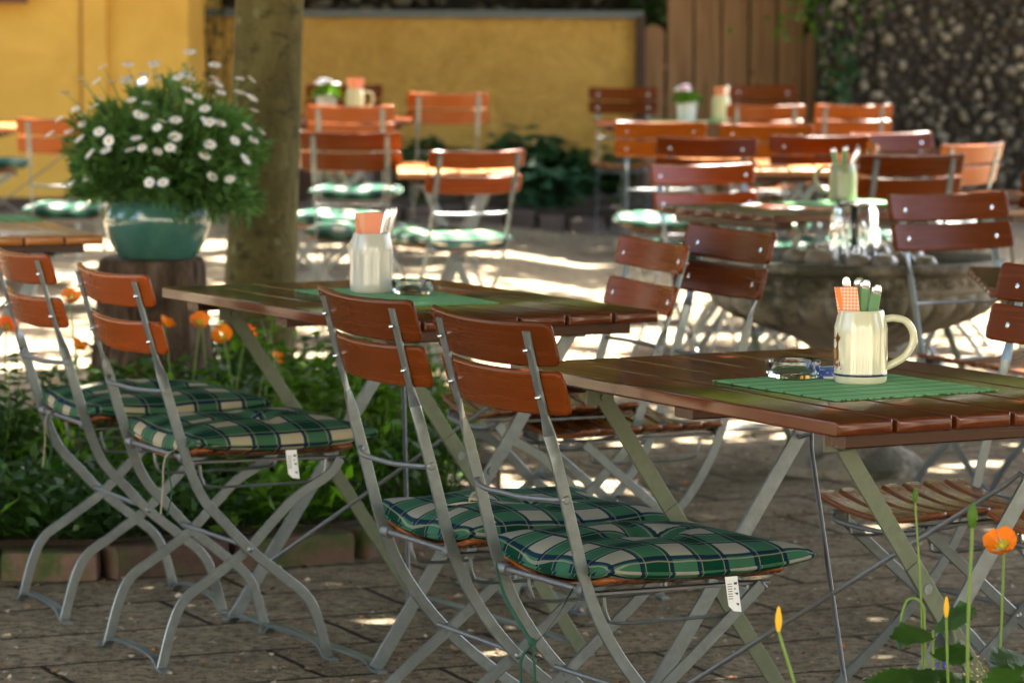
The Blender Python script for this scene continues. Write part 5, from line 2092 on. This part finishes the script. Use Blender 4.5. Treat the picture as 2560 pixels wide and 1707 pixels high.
# plank gate and its wings
root = thing('plank_gate', 'tall brown plank gate with narrow dark gaps between its boards', 'gate', (1.04, WY - .02, 0))
pw = .94 / 5
for k in range(5):
    mb = MB()
    h = 2.15
    mb.sweep([((k + .5) * pw, 0, .05), ((k + .5) * pw, 0, h)], Vector((1, 0, 0)), Vector((0, 1, 0)), pw / 2 - .0075, .014, .004, 2)
    mb.build('board', M['fence'], root)
mb = MB()
for z in (.4, 1.7):
    mb.box((.47, .035, z), (.92, .04, .10))
mb.build('rail', M['fence'], root)
mb = MB()
mb.box((.47, .075, 1.1), (.90, .02, 2.0))  # added dark sheet so the slits between the boards stay dark
mb.build('gap_backing', M['plinth'], root, smooth=False)


def wing(label, x, w, h, y):
    mb = MB()
    pts, hw = [], []
    for i in range(9):
        t = i / 8
        pts.append((0, 0, .05 + (h - w / 2 - .05) if i == 0 else .0))
    zs = [.05, h - w * .45] + [h - w * .45 + w * .45 * math.sin(R(15 * k)) for k in range(1, 7)]
    hws = [w / 2, w / 2] + [max(.004, w / 2 * math.cos(R(15 * k))) for k in range(1, 7)]
    mb.sweep([(0, 0, z) for z in zs], Vector((1, 0, 0)), Vector((0, 1, 0)), hws, .014, .005, 2)
    o = mb.build('fence_board', M['fence'], None)
    tag(o, label, 'fence board', 'round-topped boards beside the gate')
    o.location = (x, y, 0)


wing('round-topped board left of the plank gate, next to the yellow wall', .952, .155, 1.30, WY - .02)
wing('lower round-topped board right of the plank gate', 2.052, .135, 1.27, WY - .02)
root = thing('gate_post', 'orange-brown gate post with a pale metal cap right of the gate', 'post', (2.185, WY - .1, 0))
mb = MB()
mb.sweep([(0, 0, 0), (0, 0, 1.26), (0, 0, 1.33)], Vector((1, 0, 0)), Vector((0, 1, 0)), [.075, .075, .085], .06, .008, 2)
mb.build('shaft', M['fence'], root)
mb = MB()
mb.sweep([(-.15, 0, 1.345), (.12, 0, 1.325)], Vector((0, 1, 0)), Vector((0, 0, 1)), .09, .014, .006, 2)
mb.build('cap', M['coping'], root)
mb = MB()
mb.sweep([(0, 0, 0), (0, 0, 1.36)], Vector((1, 0, 0)), Vector((0, 1, 0)), .03, .03, .004, 1)  # dark strip put in where the gap is only shade
o = mb.build('dark_gap_strip', M['plinth'], None)
tag(o, 'dark strip put in for the shaded gap at the right end of the yellow wall', 'dark strip')
o.location = (.865, WY - .06, 0)

# climbing plants
IVG = 'climbing plants on the walls'


def climber(label, x, y, z0, z1, w, n_, material, seed, lw=.06):
    root = thing('climbing_plant', label, 'climber', (x, y, 0), 0, IVG)
    r_ = np.random.default_rng(seed)
    zz = r_.uniform(z0, z1, n_)
    xx = r_.normal(size=n_) * w * .5 * (1 + .5 * np.sin(zz * 5 + seed))
    P = np.stack([xx, r_.uniform(-.10, .08, n_), zz], 1)
    V, Q = leaf_quads(P, r_.normal(size=(n_, 3)) + np.array([0, -.2, -.5]), r_.normal(size=(n_, 3)) * .5 + np.array([0, -1, .4]), r_.uniform(.6, 1.3, n_) * lw, r_.uniform(.5, 1.0, n_) * lw)
    np_mesh('foliage', V, Q, material, root)
    mb = MB()
    for k in range(4):
        a = r_.normal() * w * .3
        mb.tube(spline([(a, 0, 0), (a + r_.normal() * .05, 0, z1 * .4), (a + r_.normal() * .1, 0, z1 * .95)], 12), .006, 5)
    mb.build('stems', M['bark'], root)
    return root


climber('dark ivy between the gate post and the rubble wall', 2.16, 24.15, .1, 1.25, .13, 330, M['leaf_dark'], 1)
climber('bright leaves trailing from above beside the gate post', 2.2, 24.3, 1.22, 2.6, .40, 900, M['leaf_bright'], 2)
climber('thin twigs climbing the left end of the yellow garden wall', -2.02, 24.85, .6, 1.5, .10, 90, M['leaf_dark'], 3, .04)
climber('shrub peeping over the right end of the yellow garden wall', .98, 25.6, 1.15, 2.6, .30, 700, M['leaf_bed'], 4)

# tall hedge trees behind everything, mirrored in table tops; side ones added to block sky
HT = [(-4.2, 33.0), (-1.2, 31.0), (1.8, 32.0), (5.0, 31.0), (8.5, 33.0), (-8.0, 35.0), (12.0, 34.0), (-7.2, 13.5), (-6.6, 18.2), (-7.0, 8.0), (8.0, 6.5), (8.5, .5)]
HL = ['background tree behind the house roof', 'background tree behind the yellow garden wall', 'background tree behind the plank gate', 'background tree behind the rubble wall', 'background tree far right behind the rubble wall', 'background tree far left behind the house', 'background tree farthest right', 'unseen tree added to block sky at the left beside the sunny strip', 'unseen tree added to block sky at the left near the house', 'unseen tree added to block sky at the left beside the near tables', 'unseen tree added to block sky at the right beside the front table', 'unseen tree added to block sky at the right behind the camera']
for k, (x, y) in enumerate(HT):
    rt = thing('background_tree', HL[k], 'tree', (x, y, 0), 0, 'trees behind the walls')
    make_trunk(rt, None, 3.0, .16, .1, (0, 0), seed=60 + k)
    n = 6500
    d = rand_dirs(n)
    c = np.array([[0, 0, 4.2], [.9, .3, 3.0], [-.9, -.2, 3.2], [.2, -.4, 5.6], [-.4, .4, 2.2]])
    P = c[rng.integers(0, 5, n)] + d * rng.random((n, 1)) ** .4 * np.array([1.5, 1.4, 1.5])
    V, Q = leaf_quads(P, rand_dirs(n), rng.normal(size=(n, 3)), rng.uniform(.16, .30, n), rng.uniform(.12, .20, n))
    np_mesh('crown', V, Q, M['leaf_tree'], rt)
